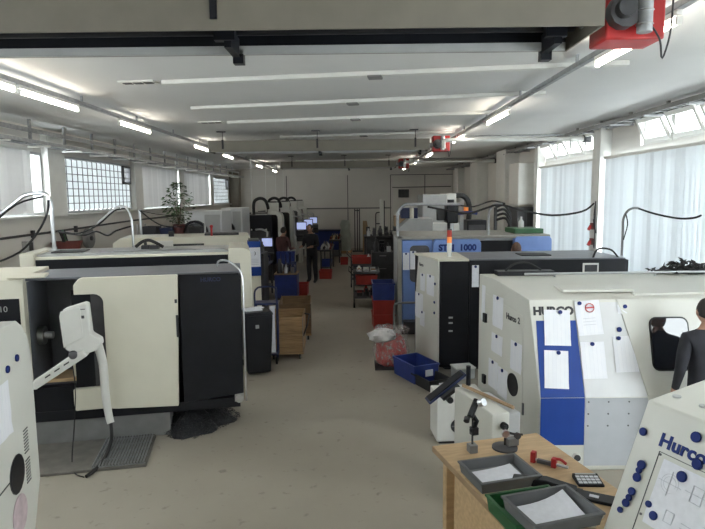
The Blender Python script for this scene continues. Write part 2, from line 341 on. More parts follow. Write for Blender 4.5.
# back wall: cladding panels with dark joints, skirting rail, conduit, corner post
for i, (a, b) in enumerate(((-6.05,-3.35),(-3.32,-.32),(-.29,1.8),(1.83,3.5),(3.53,4.88))):
    box('wall_panel', 'wall', wb, a, b, YB-.03, YB, 2.02 if i in (1,2) else 1.0, 3.62, .006)
    box('wall_panel', 'wall', wb, a, b, YB-.025, YB, .1, 1.98 if i in (1,2) else .97, .006)
MB().box(-3.4,1.85,YB-.06,YB,1.965,2.03).build('rail', 'grey', wb)
for x in (-3.34,-.31,1.81,3.51): box('joint', 'char', wb, x-.018, x+.018, YB-.036, YB-.001, .1, 3.62)
box('joint', 'char', wb, 1.82, 4.88, YB-.036, YB-.001, 3.60, 3.63)
tube('conduit', 'dark', wb, [(1.9,YB-.05,3.0),(4.8,YB-.05,3.02)], .02, 6, 0)
box('trim_1', 'taupe', None, XL+.02, XL+.5, YB-.5, YB-.02, 0, 3.9, .01); struct(bpy.data.objects['trim_1'])
tag(box('notice_board', 'dark', None, 2.2, 2.72, YB-.09, YB-.031, 2.5, 2.9, .01), 'small dark square board high on the back wall', 'board')

# ceiling cover strips, ventilation slots
GS = 'white cover strips under the ceiling'
for i, (x0, y0, x1, y1, lb) in enumerate(((-2.25,7.07,2.9,6.31,'nearest the camera'),(-2.46,9.06,2.6,8.06,'second from the camera'),(-2.29,10.81,2.5,9.82,'third, just before the second hanging heater'),(-1.67,13.5,2.2,12.8,'fourth, behind the second hanging heater'),(-2.2,22.5,2.2,22.0,'farthest'))):
    d = Vector((x1-x0, y1-y0, 0)); L = d.length; t = thing('ceiling_strip', 'thin white cover strip across the ceiling, ' + lb, 'strip', (x0,y0,ZC), math.degrees(math.atan2(d.y,d.x)), GS)
    box('channel', 'white', t, 0, L, -.05, .05, -.05, 0, .008); box('junction_plate', 'grey', t, L*.47, L*.47+.16, -.08, .08, -.075, -.05, .005)
for (x, y, lb) in ((-2.55,7.1,'left of the nearest ceiling strip'),(-2.6,10.85,'left of the third ceiling strip')):
    t = thing('ceiling_vent', 'small white ceiling vent with three dark slots ' + lb, 'vent', (x,y,ZC), -6)
    box('plate', 'white', t, -.22, .22, -.09, .09, -.02, 0, .004)
    for i in range(3): box('slot', 'black', t, -.18+i*.13, -.08+i*.13, -.04, .04, -.026, -.02)

# fluorescent lamp rows on trunking
def lamp_row(x, ys, side):
    t = thing('light_trunking', 'long grey metal trunking carrying the %s row of tube lamps' % side, 'trunking', (x, 0, ZC))
    box('channel', 'galv', t, -.03, .03, 1.0, 28.5, -.13, -.08, .004)
    for y in range(2, 28, 2): box('hanger', 'galv', t, -.012, .012, y, y+.03, -.08, 0)
    for y, lb in ys:
        l = thing('tube_lamp', lb, 'lamp', (x, y, ZC-.13), 0, 'fluorescent tube lamps of the %s row' % side)
        box('body', 'white', l, -.025, .025, -.69, .69, -.04, 0, .006)
        for s in (-1, 1): box('socket', 'white', l, -.02, .02, s*.68-.012, s*.68+.012, -.10, -.045)
        MB().cyl((0,-.665,-.078),(0,.665,-.078),.019,n=10).build('tube', 'tube', l)
lamp_row(-3.66, [(5.75,'lit tube lamp at the left picture edge'),(7.2,'long lit tube lamp second in the left row'),(9.95,'lit tube lamp third in the left row'),(14.2,'lit tube lamp just left of the second hanging heater'),(17.1,'short looking tube lamp fifth in the left row'),(22.7,'small far tube lamp sixth in the left row'),(27,'farthest lit tube lamp of the left row')], 'left')
lamp_row(2.25, [(4.85,'bright tube lamp beside the nearest red burner box'),(9.25,'lit tube lamp second in the right row'),(12.6,'lit tube lamp right of the second red burner box'),(14.85,'lit tube lamp just behind the second red burner box'),(17.4,'lit tube lamp fifth in the right row'),(21,'small tube lamp below the third red burner'),(26,'farthest lit tube lamp of the right row')], 'right')

# radiant heaters hung under the ceiling
def heater(y, x0, x1, label, pl, straps):
    t = thing('radiant_heater', label, 'heater', (0, y, 3.55), 0, 'radiant heaters hung across the hall')
    MB().box(x0,x1,0,.012,0,.235).box(x0,x1,.588,.60,0,.235).box(x0,x1,.012,.588,.22,.235).build('housing', 'taupe', t)
    MB().box(x0+.02,x1-.02,.02,.58,.205,.215).box(x0+.02,x1-.02,.575,.585,.055,.205).build('shaded_liner', 'black', t)  # darkness of the open recess put into the black of its inner faces
    box('lit_reflector_band', 'lgrey', t, x0+.02, x1-.02, .56, .586, .0, .052)  # lower band of the inner far face, painted paler as lit from below
    for e in (x0, x1-.012): box('end_plate', 'taupe', t, e, e+.012, .012, .588, .0, .22)
    for s in (.2, .42): cyl('radiant_tube', 'black', t, (x0+.03,s,.13), (x1-.02,s,.13), .05)
    for x in straps:
        s_ = box('hanger_strap', 'black', t, x-.02, x+.02, -.012, 0, .06, .25)
        cyl('chain', 'black', s_, (x,.01,.25), (x,.01,.428), .007, n=6)
        box('ceiling_anchor', 'char', s_, x-.12, x+.06, -.02, .04, .405, .43)
    for xb in (x0+2.3, x1-.18):
        MB().box(xb,xb+.045,.3,.6,-.02,.1).box(xb-.06,xb+.07,.28,.34,.02,.1).box(xb+.0,xb+.07,.56,.63,-.06,.03).build('bracket', 'black', t)
    b = box('burner_box', 'red', t, x1+.10, x1+.46, .22, .48, -.02, .31, .012)
    cyl('fan_housing', 'char', b, (x1+.19,.22,.13), (x1+.19,.14,.13), .10)
    cyl('fan_motor', 'dark', b, (x1+.17,.14,.13), (x1+.17,.08,.13), .055)
    cyl('inlet_pipe', 'galv', t, (x1-.02,.3,.12), (x1+.12,.3,.12), .055)
    e = tube('exhaust_pipe', 'galv', t, [(x1+.30,.15,-.0),(x1+.30,.15,.15),(x1+.30,.15,.30)], .045, 12, 2)
    for z in (.04, .12, .20): MB().lathe([(.046,0),(.051,.005),(.046,.01)], (x1+.30,.15,z)).build('clamp_ring', 'steel', e)
    tube('gas_hose', 'dark', t, [(x1+.36,.2,.06),(x1+.42,.2,-.03),(x1+.44,.2,-.14),(x1+.48,.2,.0),(x1+.49,.2,.2)], .006, 6)
    if pl:
        p = thing('flue_pipe', pl, 'pipe', (0, y-.25, 3.55)); xe = XR-.03
        tube('pipe', 'white', p, [(x1+.26,0,.0),(x1+.26,0,.14),(x1+.34,0,.17),(x1+.6,0,.17),(xe-.4,0,.17),(xe-.3,0,.17)], .042, 12, 3)
        cyl('coupling', 'white', p, (xe-.42,0,.17), (xe-.15,0,.17), .06); cyl('wall_sleeve', 'dark', p, (xe-.15,0,.17), (xe,0,.17), .08)
        cyl('gas_line', 'galv', p, (x1+.6,.5,.3), (xe,.5,.3), .016, n=8)
    else:
        tube('exhaust_duct', 'galv', t, [(x1+.52,.0,.22),(x1+.62,.0,.17),(x1+.8,.0,.2),(x1+1.6,.1,.28)], .05, 10)
        tube('gas_line', 'dark', t, [(x1+.62,-.02,.15),(x1+.66,-.02,.0),(x1+.74,-.02,-.03),(x1+.82,-.02,.1)], .006, 6)
    return t
heater(3.45, -3.1, 1.44, 'large taupe radiant heater hung across the top of the picture', None, (-.79,))
heater(12.4, -3.06, 1.60, 'second radiant heater, hung across the middle of the hall', 'white flue pipe from the second radiant heater to the right wall', (-2.75,-.76,1.3))
heater(20.0, -2.5, 1.45, 'third and farthest radiant heater near the back wall', 'farthest thin white flue pipe running to the right wall', (-2.1,-.3,1.2))

# cable trays along both walls
def tray(side, x, zb, wd, zr, label):
    t = thing('cable_tray', label, 'cable tray', (x, 0, 0))
    s = 1 if side == 'left' else -1
    gm = 'galv' if s > 0 else 'grey'
    a_, b_ = min(0, wd*s), max(0, wd*s)
    MB().box(-.02,.02,-2,28.6,zr,zr+.07).build('upper_rail', gm, t)
    MB().box(wd*s-.012,wd*s+.012,-2,28.6,zb,zb+.06).box(-.012,.012,-2,28.6,zb,zb+.06).build('rail', gm, t)
    for i in range(0, 77): box('rung', 'galv', t, a_, b_, -1.9+i*.4, -1.87+i*.4, zb, zb+.015)
    for i in range(24):
        y = -.6 + i*1.2
        box('hanger', gm, t, -.02, .02, y, y+.05, zb-.01, ZC)
        box('arm', 'white' if side == 'left' else 'galv', t, min(-.1*s,(wd+.06)*s), max(-.1*s,(wd+.06)*s), y+.1, y+.16, zb-.035, zb-.005)
    for j in range(4): tube('cable', 'lgrey' if j % 2 else 'dark', t, [(s*(.05+j*.05), -2+k*3.06, zb+.025+.012*((k*7+j*3) % 3)) for k in range(11)], .014, 5, 2)
    for j in range(2): cyl('conduit', gm, t, (-s*.07, -2, zb+.02+j*.06), (-s*.07, 28.6, zb+.02+j*.06), .018, n=8)
tray('left', -5.6, 3.54, .22, 3.76, 'galvanised cable tray with hangers running above the left windows')
tray('right', 4.78, 3.80, .26, 3.87, 'galvanised cable tray and conduits running above the right windows')

# ================================================================ LEFT ROW OF MACHINES
RZ = 11.5
def disc(name, mat, parent, mx, r, t=.006, n=16):
    return MB().cyl((0,0,0),(0,0,t),r,n=n).build(name, mat, parent, mx=mx)
def sheet(label, mx, w_, h_, mat='print', magnet=True, group=None, name='paper_sheet', wob=.004, off=0.):
    """A4-like sheet in the local x,y plane of mx (origin at its top centre), held by a round magnet."""
    t = tag(bpy.data.objects.new(name, None), label, 'paper', group); C.objects.link(t); t.matrix_world = mx
    m = MB(); nx, ny = 4, 5
    P = [((i/nx-.5)*w_, -j/ny*h_, .002 + wob*math.sin(i*1.9+j*1.3)**2*j/ny*2) for j in range(ny+1) for i in range(nx+1)]
    k = len(P)
    m.add(P + [(x,y,z-.001) for x,y,z in P], [(j*(nx+1)+i, j*(nx+1)+i+1, (j+1)*(nx+1)+i+1, (j+1)*(nx+1)+i) for j in range(ny) for i in range(nx)] + [(k+j*(nx+1)+i, k+(j+1)*(nx+1)+i, k+(j+1)*(nx+1)+i+1, k+j*(nx+1)+i+1) for j in range(ny) for i in range(nx)])
    m.build('sheet', mat, t)
    if magnet: MB().cyl((off,-.02,.004),(off,-.02,.014),.019,n=14).build('magnet', 'magnet', t)
    return t
def magnet(label, mx, r=.02, group=None):
    t = tag(MB().lathe([(r*.96,0),(r,.003),(r,.008),(r*.85,.012)], n=16).build('round_magnet', 'magnet'), label, 'magnet', group); t.matrix_world = mx; return t

# --- machine A: rounded cream end at the left picture edge
A = thing('machine_tool', 'cream rounded machine end cut off by the left picture edge, black round port', 'machine', (-2.07, 3.6, 0), RZ)
MB().prism([(-1.3,0),(-.22,0),(-.17,.5),(0,.8),(0,1.6),(-.015,1.68),(-.05,1.76),(-.11,1.83),(-.2,1.88),(-1.3,1.9)], 'x', -1.7, 0).build('body', 'ivory', A, .006)
MB().box(0,.004,-1.3,-.46,1.0,1.006).build('seam', 'dark', A)
side = lambda y, z: Matrix(((0,0,1,0.001),(1,0,0,y),(0,1,0,z),(0,0,0,1)))
disc('port', 'black', A, side(-.375,1.0), .108); disc('port_rim', 'dark', A, side(-.375,1.0), .116, .003)
disc('sticker', 'pinkp', A, side(-.38,.755), .115, .003, 20)
for z0 in (1.06, .87):
    for i in range(8): box('vent_slot', 'dark', A, 0, .004, -.235, -.165, z0+i*.02, z0+i*.02+.006)
Aw = A.matrix_basis.copy(); bpy.context.view_layer.update(); Aw = A.matrix_world.copy()
sheet('purple tinted print on the cream machine end at the left picture edge', Aw @ side(-.5,1.58), .2, .31, magnet=False)
magnet('dark magnet high on the rounded machine end at the left picture edge', Aw @ side(-.25,1.665), .022)
magnet('dark magnet just above the purple print at the left picture edge', Aw @ side(-.40,1.64), .022)

# --- machine B: big lathe with cream sliding door
B = thing('cnc_lathe', 'large lathe with cream sliding door and black right panel, nearest on the left', 'machine', (-3.38, 5.88, 0), RZ)
box('plinth', 'grey', B, -1.2, 1.355, 0, .8, 0, .262, .005)
MB().box(-1.2,2.12,-.015,.85,.262,.37).box(.0,.5,-.012,.12,.37,.63).box(-1.2,2.12,.72,.85,.37,1.76).build('bed', 'black', B, .004)
MB().box(-.2,2.17,.03,.85,1.765,1.79).build('top_cover', 'slate', B, .004)
MB().prism([(-.06,.36),(-.06,1.72),(-.03,1.79),(.04,1.82),(.82,1.83),(.82,.36)], 'x', -1.2, -.01).build('headstock_cover', 'cream', B, .006)
pn = box('operator_display', 'black', B, -.27, -.05, -.068, -.06, 1.33, 1.60, .004)
text('lettering', '10', .085, 'lgrey', pn, frame3((-.245,-.072,1.47),(1,0,0),(0,0,1)))
MB().prism([(-.075,1.81),(-.05,1.83),(.1,1.84),(.1,1.82),(-.04,1.80)], 'x', -.15, .2).build('hood_lip', 'cream', B)
box('inner_wall', 'slate', B, .0, .6, .66, .72, .63, 1.76); box('inner_side', 'slate', B, -.01, .0, .05, .7, .64, 1.75); box('light_panel', 'bluegrey', B, .36, .60, .64, .66, 1.35, 1.74, .006)
box('inner_sill', 'char', B, -.0, .8, .1, .7, .6, .66); box('way_cover', 'cream', B, .36, .46, .12, .5, .66, 1.12, .01)
ch = cyl('chuck', 'steel', B, (.0,.3,1.13), (.06,.3,1.13), .10, n=20); cyl('workpiece', 'steel', ch, (.06,.3,1.13), (.14,.3,1.13), .04)
box('coolant_tray', 'ply', B, .1, .42, .06, .4, .665, .70)
rc = [(.755-.09+.09*math.cos(R(a)), 1.62-.09+.09*math.sin(R(a))) for a in (90,70,50,30,10,0)]
rc2 = [(.755-.1+.1*math.cos(R(a)), .62+.1+.1*math.sin(R(a))) for a in (0,-25,-50,-75,-90)]
D = [(.41,.40),(.43,.385),(.7,.39),(.85,.375),(1.46,.355),(1.508,1.78),(1.5,1.79),(.56,1.792),(.53,1.785),(.475,1.72),(.475,1.62)] + rc + rc2 + [(.41,.615)]
MB().prism(D, 'y', -.10, -.02).build('sliding_door', 'cream', B, .014)
box('door_recess', 'char', B, .62, .80, -.03, -.012, .58, 1.66); box('recess_insert', 'black', B, .43, .63, -.025, -.01, .58, 1.66)
box('door_handle', 'dark', B, 1.475, 1.50, -.112, -.1, 1.12, 1.36, .004); box('door_latch', 'dark', B, 1.47, 1.495, -.108, -.1, 1.49, 1.53)
MB().prism([(1.515,.365),(2.16,.425),(2.17,1.74),(2.14,1.775),(1.515,1.785)], 'y', -.04, .75).build('tailstock_cover', 'black', B, .006)
text('lettering', 'HURCO', .06, 'navy', B, frame3((1.74,-.043,1.70),(1,0,0),(0,0,1)), .002)
tube('edge_trim', 'steel', B, [(1.9,.5,1.80),(1.93,.4,1.87),(2.03,.12,1.90),(2.13,.0,1.84),(2.185,-.05,1.72),(2.185,-.05,1.2),(2.185,-.05,.7),(2.185,-.05,.34)], .011, 8)
ca = box('foot_bracket', 'lgrey', B, 2.06, 2.16, -.03, .06, .33, .43); cyl('roller', 'steel', ca, (2.11,-.04,.36), (2.11,-.02,.36), .045)
for x in (.3, 1.9): cyl('levelling_foot', 'dark', B, (x,.7,0), (x,.7,.27), .05)
pe = MB().prism([(.32,1.46),(.335,1.51),(.53,1.565),(.565,1.555),(.58,1.25),(.67,1.185),(.675,1.13),(.62,1.07),(.45,1.02),(.33,1.10)], 'y', -.30, -.17).build('control_pendant', 'white', B, .015)
MB().prism([(.30,1.44),(.315,1.49),(.49,1.53),(.50,1.50),(.51,1.22),(.32,1.12)], 'y', -.312, -.30).build('pendant_face', 'white', pe, .004)
pe.location.x = .085
MB().box(.45,.54,-.305,-.298,1.50,1.508).box(.48,.53,-.305,-.298,1.41,1.44).build('pendant_badge', 'char', pe)
MB().prism([(-.06,.72),(-.05,.755),(.42,1.06),(.50,1.09),(.54,1.03),(.05,.72)], 'y', -.34, -.2).build('keyboard_arm', 'white', pe, .012)
for i in range(3): MB().prism([(.14+i*.09,.83+i*.058),(.19+i*.09,.86+i*.058),(.19+i*.09,.875+i*.058),(.14+i*.09,.845+i*.058)], 'y', -.347, -.33).build('key_slot', 'dark', pe)
MB().ball((.41,-.33,1.05), .045).build('pivot_knob', 'char', pe)
tube('support_post', 'white', pe, [(.62,-.2,1.10),(.655,-.2,.9),(.66,-.2,.6),(.68,-.2,.36),(.70,-.22,.27)], (.045,.036), 10)
tube('cable', 'rubber', pe, [(.70,-.22,.28),(.72,-.33,.14),(.70,-.55,.05),(.66,-.75,.025),(.60,-.88,.02)], .018, 7)
tube('cable', 'rubber', pe, [(.38,-.3,1.04),(.40,-.3,.7),(.37,-.32,.3),(.38,-.5,.05),(.46,-.75,.01),(.58,-.88,.015)], .006, 5)
t = tag(MB().hexa([(0,-.76,0),(1.2,-.76,0),(1.2,-.03,0),(0,-.03,0)], [(0,-.76,.03),(1.2,-.76,.03),(1.2,-.03,.03),(0,-.03,.03)]).build('step_plate', 'stepm', None, .005), 'low grey step plate with ribbed grating before the nearest left lathe', 'step')
t.location = (-3.38, 5.88, 0); t.rotation_euler.z = R(RZ)
g = MB()
for i in range(17): g.box(.70+i*.029,.712+i*.029,-.74,-.06,.03,.05)
for i in range(5): g.box(.70,1.19,-.74+i*.165,-.732+i*.165,.03,.038)
g.build('grating', 'galv', t)['kind'] = 'stuff'
# heap of metal chips
g = MB(); rnd = random.Random(3)
u_, n_v = Vector((math.cos(R(RZ)), math.sin(R(RZ)), 0)), Vector((-math.sin(R(RZ)), math.cos(R(RZ)), 0))
cc = Vector((-3.38, 5.88, 0)) + u_*1.60 + n_v*.30
N = 28
vs = [(cc.x, cc.y, .24)]; fs = []
for j in range(1, 7):
    for i in range(N):
        a = 2*math.pi*i/N; rr = j/6*(1+.15*math.sin(3*a)+.1*math.sin(7*a+1))
        vs.append((cc.x+rr*.42*math.cos(a), cc.y+rr*.40*math.sin(a), max(.0, .24*(1-(j/6)**1.5)+rnd.uniform(-.015,.02)*(j<6))))
for i in range(N): fs.append((0,1+i,1+(i+1)%N))
for j in range(5):
    for i in range(N): fs.append((1+j*N+i,1+(j+1)*N+i,1+(j+1)*N+(i+1)%N,1+j*N+(i+1)%N))
g.add(vs, fs)
for i in range(2600):
    a = rnd.uniform(0,6.28); q = math.sqrt(rnd.random()); rr = q*1.06*(1+.15*math.sin(3*a))
    p = Vector((cc.x+rr*.43*math.cos(a), cc.y+rr*.41*math.sin(a), max(.004,.24*(1-min(q,1)**1.5)+rnd.uniform(0,.03))))
    d = Vector((rnd.uniform(-1,1),rnd.uniform(-1,1),rnd.uniform(-.5,.7))).normalized()*rnd.uniform(.012,.035); e = d.orthogonal().normalized()*.004
    g.add([p-d,p+e,p+d,p-e], [(0,1,2,3)])
t = tag(g.build('metal_chip_heap', 'swarf', None, smooth=False), 'dark heap of metal chips on the floor under the black lathe panel', 'chips'); t['kind'] = 'stuff'

# --- machine C: second lathe on the left
Cm = thing('cnc_lathe', 'second left lathe, cream with long black strip, just behind the nearest lathe', 'machine', (-4.70, 8.12, 0), RZ)
box('body', 'cream', Cm, 0, 3.18, .02, 1.1, .1, 1.78, .02); box('base', 'dark', Cm, .05, 3.1, .06, 1.0, 0, .1)
box('front_strip', 'black', Cm, .18, 2.85, 0, .06, 1.55, 1.745, .006)
MB().prism([(2.86,.15),(3.19,.15),(3.19,1.74),(3.17,1.80),(3.10,1.84),(2.86,1.85)], 'y', -.03, 1.12).build('end_cover', 'cream', Cm, .01)
box('top_cover', 'lgrey', Cm, .1, 2.86, .1, 1.05, 1.78, 1.81); box('end_block', 'cream', Cm, -.02, .17, -.02, 1.1, 1.35, 1.84, .015)
box('hatch', 'dark', Cm, .3, .75, .3, .7, 1.81, 1.83, .005); box('slide_guard', 'steel', Cm, 1.0, 2.8, .15, .35, 1.81, 1.83)
MB().box(1.55,1.67,.4,.5,1.81,1.88).box(1.59,1.63,.42,.47,1.88,1.93).build('valve_block', 'dark', Cm, .004)
# bent chrome cable posts
def bent_post(label, loc, pts, cables, r=.03, fl=True, mat='chrome'):
    t = thing('cable_post', label, 'post', loc)
    tube('post', mat, t, pts, r, 9, 5)
    if fl: MB().lathe([(r*2.6,0),(r*2.6,.012),(r*1.3,.015),(r*1.3,.05)]).build('flange', 'steel', t)
    for c in cables: tube('cable', 'rubber', t, c[0], c[1], 6)
    return t
bent_post('tall bent chrome post with black cable loop at the left picture edge', (-4.50, 8.65, 1.84),
    [(0,0,0),(0,0,.45),(-.0,0,.72),(-.06,0,.83),(-.2,0,.85),(-.38,0,.82),(-.5,0,.74),(-.95,0,.42),(-1.3,0,.2)],
    [([(-.02,-.03,.75),(-.05,-.04,.55),(-.2,-.05,.28),(-.5,-.05,-.02),(-1.0,-.02,-.2),(-1.5,0,-.22)], .017),([(-.1,-.03,.80),(-.5,-.03,.69),(-.95,-.03,.36),(-1.5,0,.02)], .014)])
# --- machine D: third lathe
Dm = thing('cnc_lathe', 'third left lathe, cream with stepped top, in front of the potted plant', 'machine', (-5.20, 11.25, 0), RZ)
box('body', 'cream', Dm, 0, 3.1, 0, 1.2, .1, 1.55, .02); box('base', 'dark', Dm, .05, 3.0, .05, 1.1, 0, .1)
MB().prism([(.45,1.55),(3.12,1.55),(3.14,1.70),(3.09,1.82),(.6,1.82),(.45,1.72)], 'y', .05, 1.15).build('upper_hood', 'cream', Dm, .015)
box('slot', 'dark', Dm, 1.0, 2.2, .03, .06, 1.60, 1.68); box('top_tray', 'dark', Dm, 2.2, 2.9, .3, .8, 1.82, 1.86, .005)
MB().prism([(1.25,1.62),(1.6,1.62),(1.6,1.75),(1.25,1.75)], 'y', -.03, .05).build('terminal_box', 'white', Dm, .006)
box('side_rail', 'char', Dm, .2, 2.95, -.01, .02, 1.42, 1.46)
MB().cyl((2.35,.2,1.82),(2.35,.2,2.0),.02).ball((2.35,.2,2.01),.035).build('lever', 'red', Dm)
MB().box(1.5,1.6,.2,.3,1.82,1.93).build('valve_block', 'dark', Dm)
bent_post('smaller bent chrome post above the third left lathe with sagging cables', (-4.02, 10.5, 0), [(0,0,0),(0,0,1.2),(0,0,2.1),(-.02,0,2.28),(-.08,0,2.42),(-.2,0,2.46),(-.32,0,2.40),(-.62,0,2.16)],
    [([(-.1,-.03,2.42),(-.3,-.03,2.38),(-.6,-.02,2.14),(-1.0,.1,1.98),(-1.4,.3,1.99),(-1.75,.5,2.0)], .014),([(-.02,-.02,2.1),(-.3,0,2.02),(-.5,.1,1.93),(-.75,.2,2.0),(-1.0,.25,1.93),(-1.5,.4,1.97)], .016)], .022)
bent_post('dark upright post with drooping cable beside the potted plant', (-4.75, 12.9, 0), [(0,0,0),(0,0,1.3),(0,0,2.35)], [([(0,-.03,2.34),(.25,0,2.12),(.5,.05,1.98),(.9,.1,1.95)], .016),([(0,-.03,2.34),(.4,0,2.24),(.9,.1,2.2)], .01)], .03)
tube('conduit', 'dark', wl, [(XL+.03,4,1.9),(XL+.03,9,1.93),(XL+.03,13,1.96),(XL+.03,16,2.0),(XL+.03,20,2.0)], .022, 6, 2)
for y in (8.6, 10.9, 12.6): box('conduit_clip', 'dark', wl, XL, XL+.06, y, y+.06, 1.88, 2.02)
# wall items left
t = thing('wall_fan', 'oval grey wall fan on the left wall above the second lathe', 'fan', (XL+.02, 13.0, 1.72))
MB().cyl((0,0,0),(.06,0,0),.06).build('mount', 'grey', t); MB().cyl((.06,0,0),(.16,0,0),.22,n=20).build('cage', 'grey', t); cyl('hub', 'dark', t, (.16,0,0), (.19,0,0), .05)
for y, z, lb in ((10.7,1.72,'grey socket box on the left wall beside the tall chrome post'),(10.95,1.3,'red fire point box low on the left wall beside the tall chrome post')):
    t = thing('wall_box', lb, 'box', (XL, y, z)); box('case', 'lgrey' if z > 1.5 else 'red', t, 0, .1, -.12, .12, -.09, .12, .01); box('lid', 'white' if z < 1.5 else 'dark', t, .1, .115, -.06, .06, -.06, .09, .004)
t = thing('hose_bundle', 'bundle of black and green hoses hanging on the left wall', 'hose', (XL+.12, 11.7, 1.95))
for i in range(4): tube('hose', 'green' if i == 2 else 'rubber', t, [(.0,i*.08,.03),(.06,i*.08+.02,-.15-.05*i),(.05,i*.07+.1,-.35),(.04,i*.08+.16+.05*i,-.45-.12*i)], .016, 6)
t = thing('side_cabinet', 'low white cabinet against the left wall under the maroon tray', 'cabinet', (-6.07, 11.25, 0), 0)
box('body', 'white', t, 0, .55, 0, .7, .06, 1.55, .01); box('base', 'dark', t, .02, .53, .02, .68, 0, .06); box('door', 'white', t, .02, .53, -.015, 0, .1, 1.5, .005)
t = tag(MB().tray(0,.55,0,.4,0,.2,.02,.05).build('storage_tray', 'maroon', None), 'maroon open tray on the white cabinet by the left wall', 'tray'); t.location = (-6.0, 11.4, 1.55); t.rotation_euler.z = R(20)
t = thing('tool_heap', 'small dark heap of hose fittings on the second left lathe', 'fittings', (-3.2, 9.0, 1.81), 10)
tube('hose', 'rubber', t, [(-.2,0,.04),(-.1,0,.12),(.0,.02,.14),(.1,0,.1),(.2,.05,.03)], .025); MB().box(-.1,.15,-.08,.08,0,.06).build('fitting', 'dark', t, .01)
# shelf rack with crates and the plant
t = thing('shelf_rack', 'grey metal shelf rack below the leafy plant', 'shelf', (-5.0, 13.3, 0))
for x in (0, 1.55):
    for y in (0, .5): box('upright', 'lgrey', t, x, x+.04, y, y+.04, 0, 2.0)
for z in (.4, 1.2, 1.72): box('shelf_board', 'galv', t, 0, 1.59, 0, .54, z, z+.03)
for i, (x, wd, h, m, lb) in enumerate(((.08,.34,.2,'dark','dark crate at the left end of the shelf below the plant'),(.5,.3,.16,'navy','navy crate in the middle of the shelf below the plant'),(1.17,.30,.18,'dark','dark crate at the right end of the shelf below the plant'))):
    c_ = tag(MB().tray(0,wd,0,.42,0,h,.02,.02).build('storage_crate', m, None), lb, 'crate'); c_.location = (-5.0+x, 13.36, 1.75)
t = thing('potted_plant', 'leafy green potted tree standing before the left window blinds', 'plant', (-4.08, 13.5, 1.75), 0)
MB().lathe([(.10,0),(.14,.22),(.15,.24),(.13,.24),(.12,.2),(.001,.2)]).build('pot', 'soil', t)
rnd = random.Random(11)
for i in range(3): tube('stem', 'bark', t, [(0,0,.2),(.03*(i-1),.02*i,.45),(.07*(i-1),-.03*i,.75)], (.016,.009), 6)
lf = MB(); 
for i in range(340):
    z = rnd.uniform(.25,1.2); wmax = .38*math.sin(math.pi*min(1,(z-.15)/1.1))**.7; a = rnd.uniform(0,6.28); q = wmax*math.sqrt(rnd.random())
    p = Vector((q*math.cos(a), q*math.sin(a), z)); d = Vector((math.cos(a+rnd.uniform(-1,1)),math.sin(a+rnd.uniform(-1,1)),rnd.uniform(-.7,.3))).normalized()*.055; e = d.cross(Vector((rnd.uniform(-1,1),rnd.uniform(-1,1),1))).normalized()*.022
    lf.add([p-d,p+e,p+d,p-e],[(0,1,2),(0,2,3)])
for i in range(16):
    a = rnd.uniform(0,6.28); z = rnd.uniform(.5,1.1); lf.tube([(0,0,z-.25),(.12*math.cos(a),.12*math.sin(a),z-.08),(.25*math.cos(a),.25*math.sin(a),z)], .004, 4, 2)
f_ = lf.build('foliage', 'leaf', t, smooth=False); f_['kind'] = 'stuff'
# E: two pale machine housings with arched guards
for (x, y, wd, h, r_, lb) in ((-4.40,15.0,.98,2.26,.34,'pale grey machine housing with wide black arched guard beside the plant'),(-3.80,16.6,.60,2.30,.22,'narrower pale grey machine housing with small black arch, right of the wider one')):
    t = thing('machine_housing', lb, 'machine', (x, y, 0))
    box('cabinet', 'pale', t, 0, wd, 0, 1.2, .1, h, .02); box('base', 'dark', t, .03, wd-.03, .03, 1.15, 0, .1)
    ar = [(wd*.3+r_*math.cos(R(a)), 1.68+r_*math.sin(R(a))) for a in range(0,181,15)]; ai = [(wd*.3+(r_-.06)*math.cos(R(a)), 1.68+(r_-.06)*math.sin(R(a))) for a in range(180,-1,-15)]
    MB().prism(ar+ai, 'y', -.12, .0).build('arched_guard', 'black', t); MB().prism([(wd*.3+(r_-.07)*math.cos(R(a)), 1.68+(r_-.07)*math.sin(R(a))) for a in range(0,181,15)], 'y', -.03, 0).build('guard_window', 'char', t)
    box('door', 'lgrey', t, wd*.55, wd-.04, -.02, 0, .3, h-.1, .006)
# blue and white cabinet with notice beside D
t = thing('filter_cabinet', 'blue and cream cabinet with white notice at the end of the third lathe', 'cabinet', (-2.09, 11.3, 0), RZ)
box('lower_body', 'cream', t, 0, .24, 0, .4, 0, 1.05, .01); box('upper_body', 'blue', t, .0, .25, -.02, .4, 1.06, 1.74, .01); box('cap', 'dark', t, .02, .22, 0, .38, 1.74, 1.78)
n_ = box('notice', 'paper', t, .03, .24, -.026, -.02, 1.24, 1.62); text('print', '3', .10, 'inkk', n_, frame3((.11,-.029,1.47),(1,0,0),(0,0,1)))
for i in range(4): box('text_line', 'inkg', n_, .06, .20, -.029, -.026, 1.28+i*.035, 1.29+i*.035)

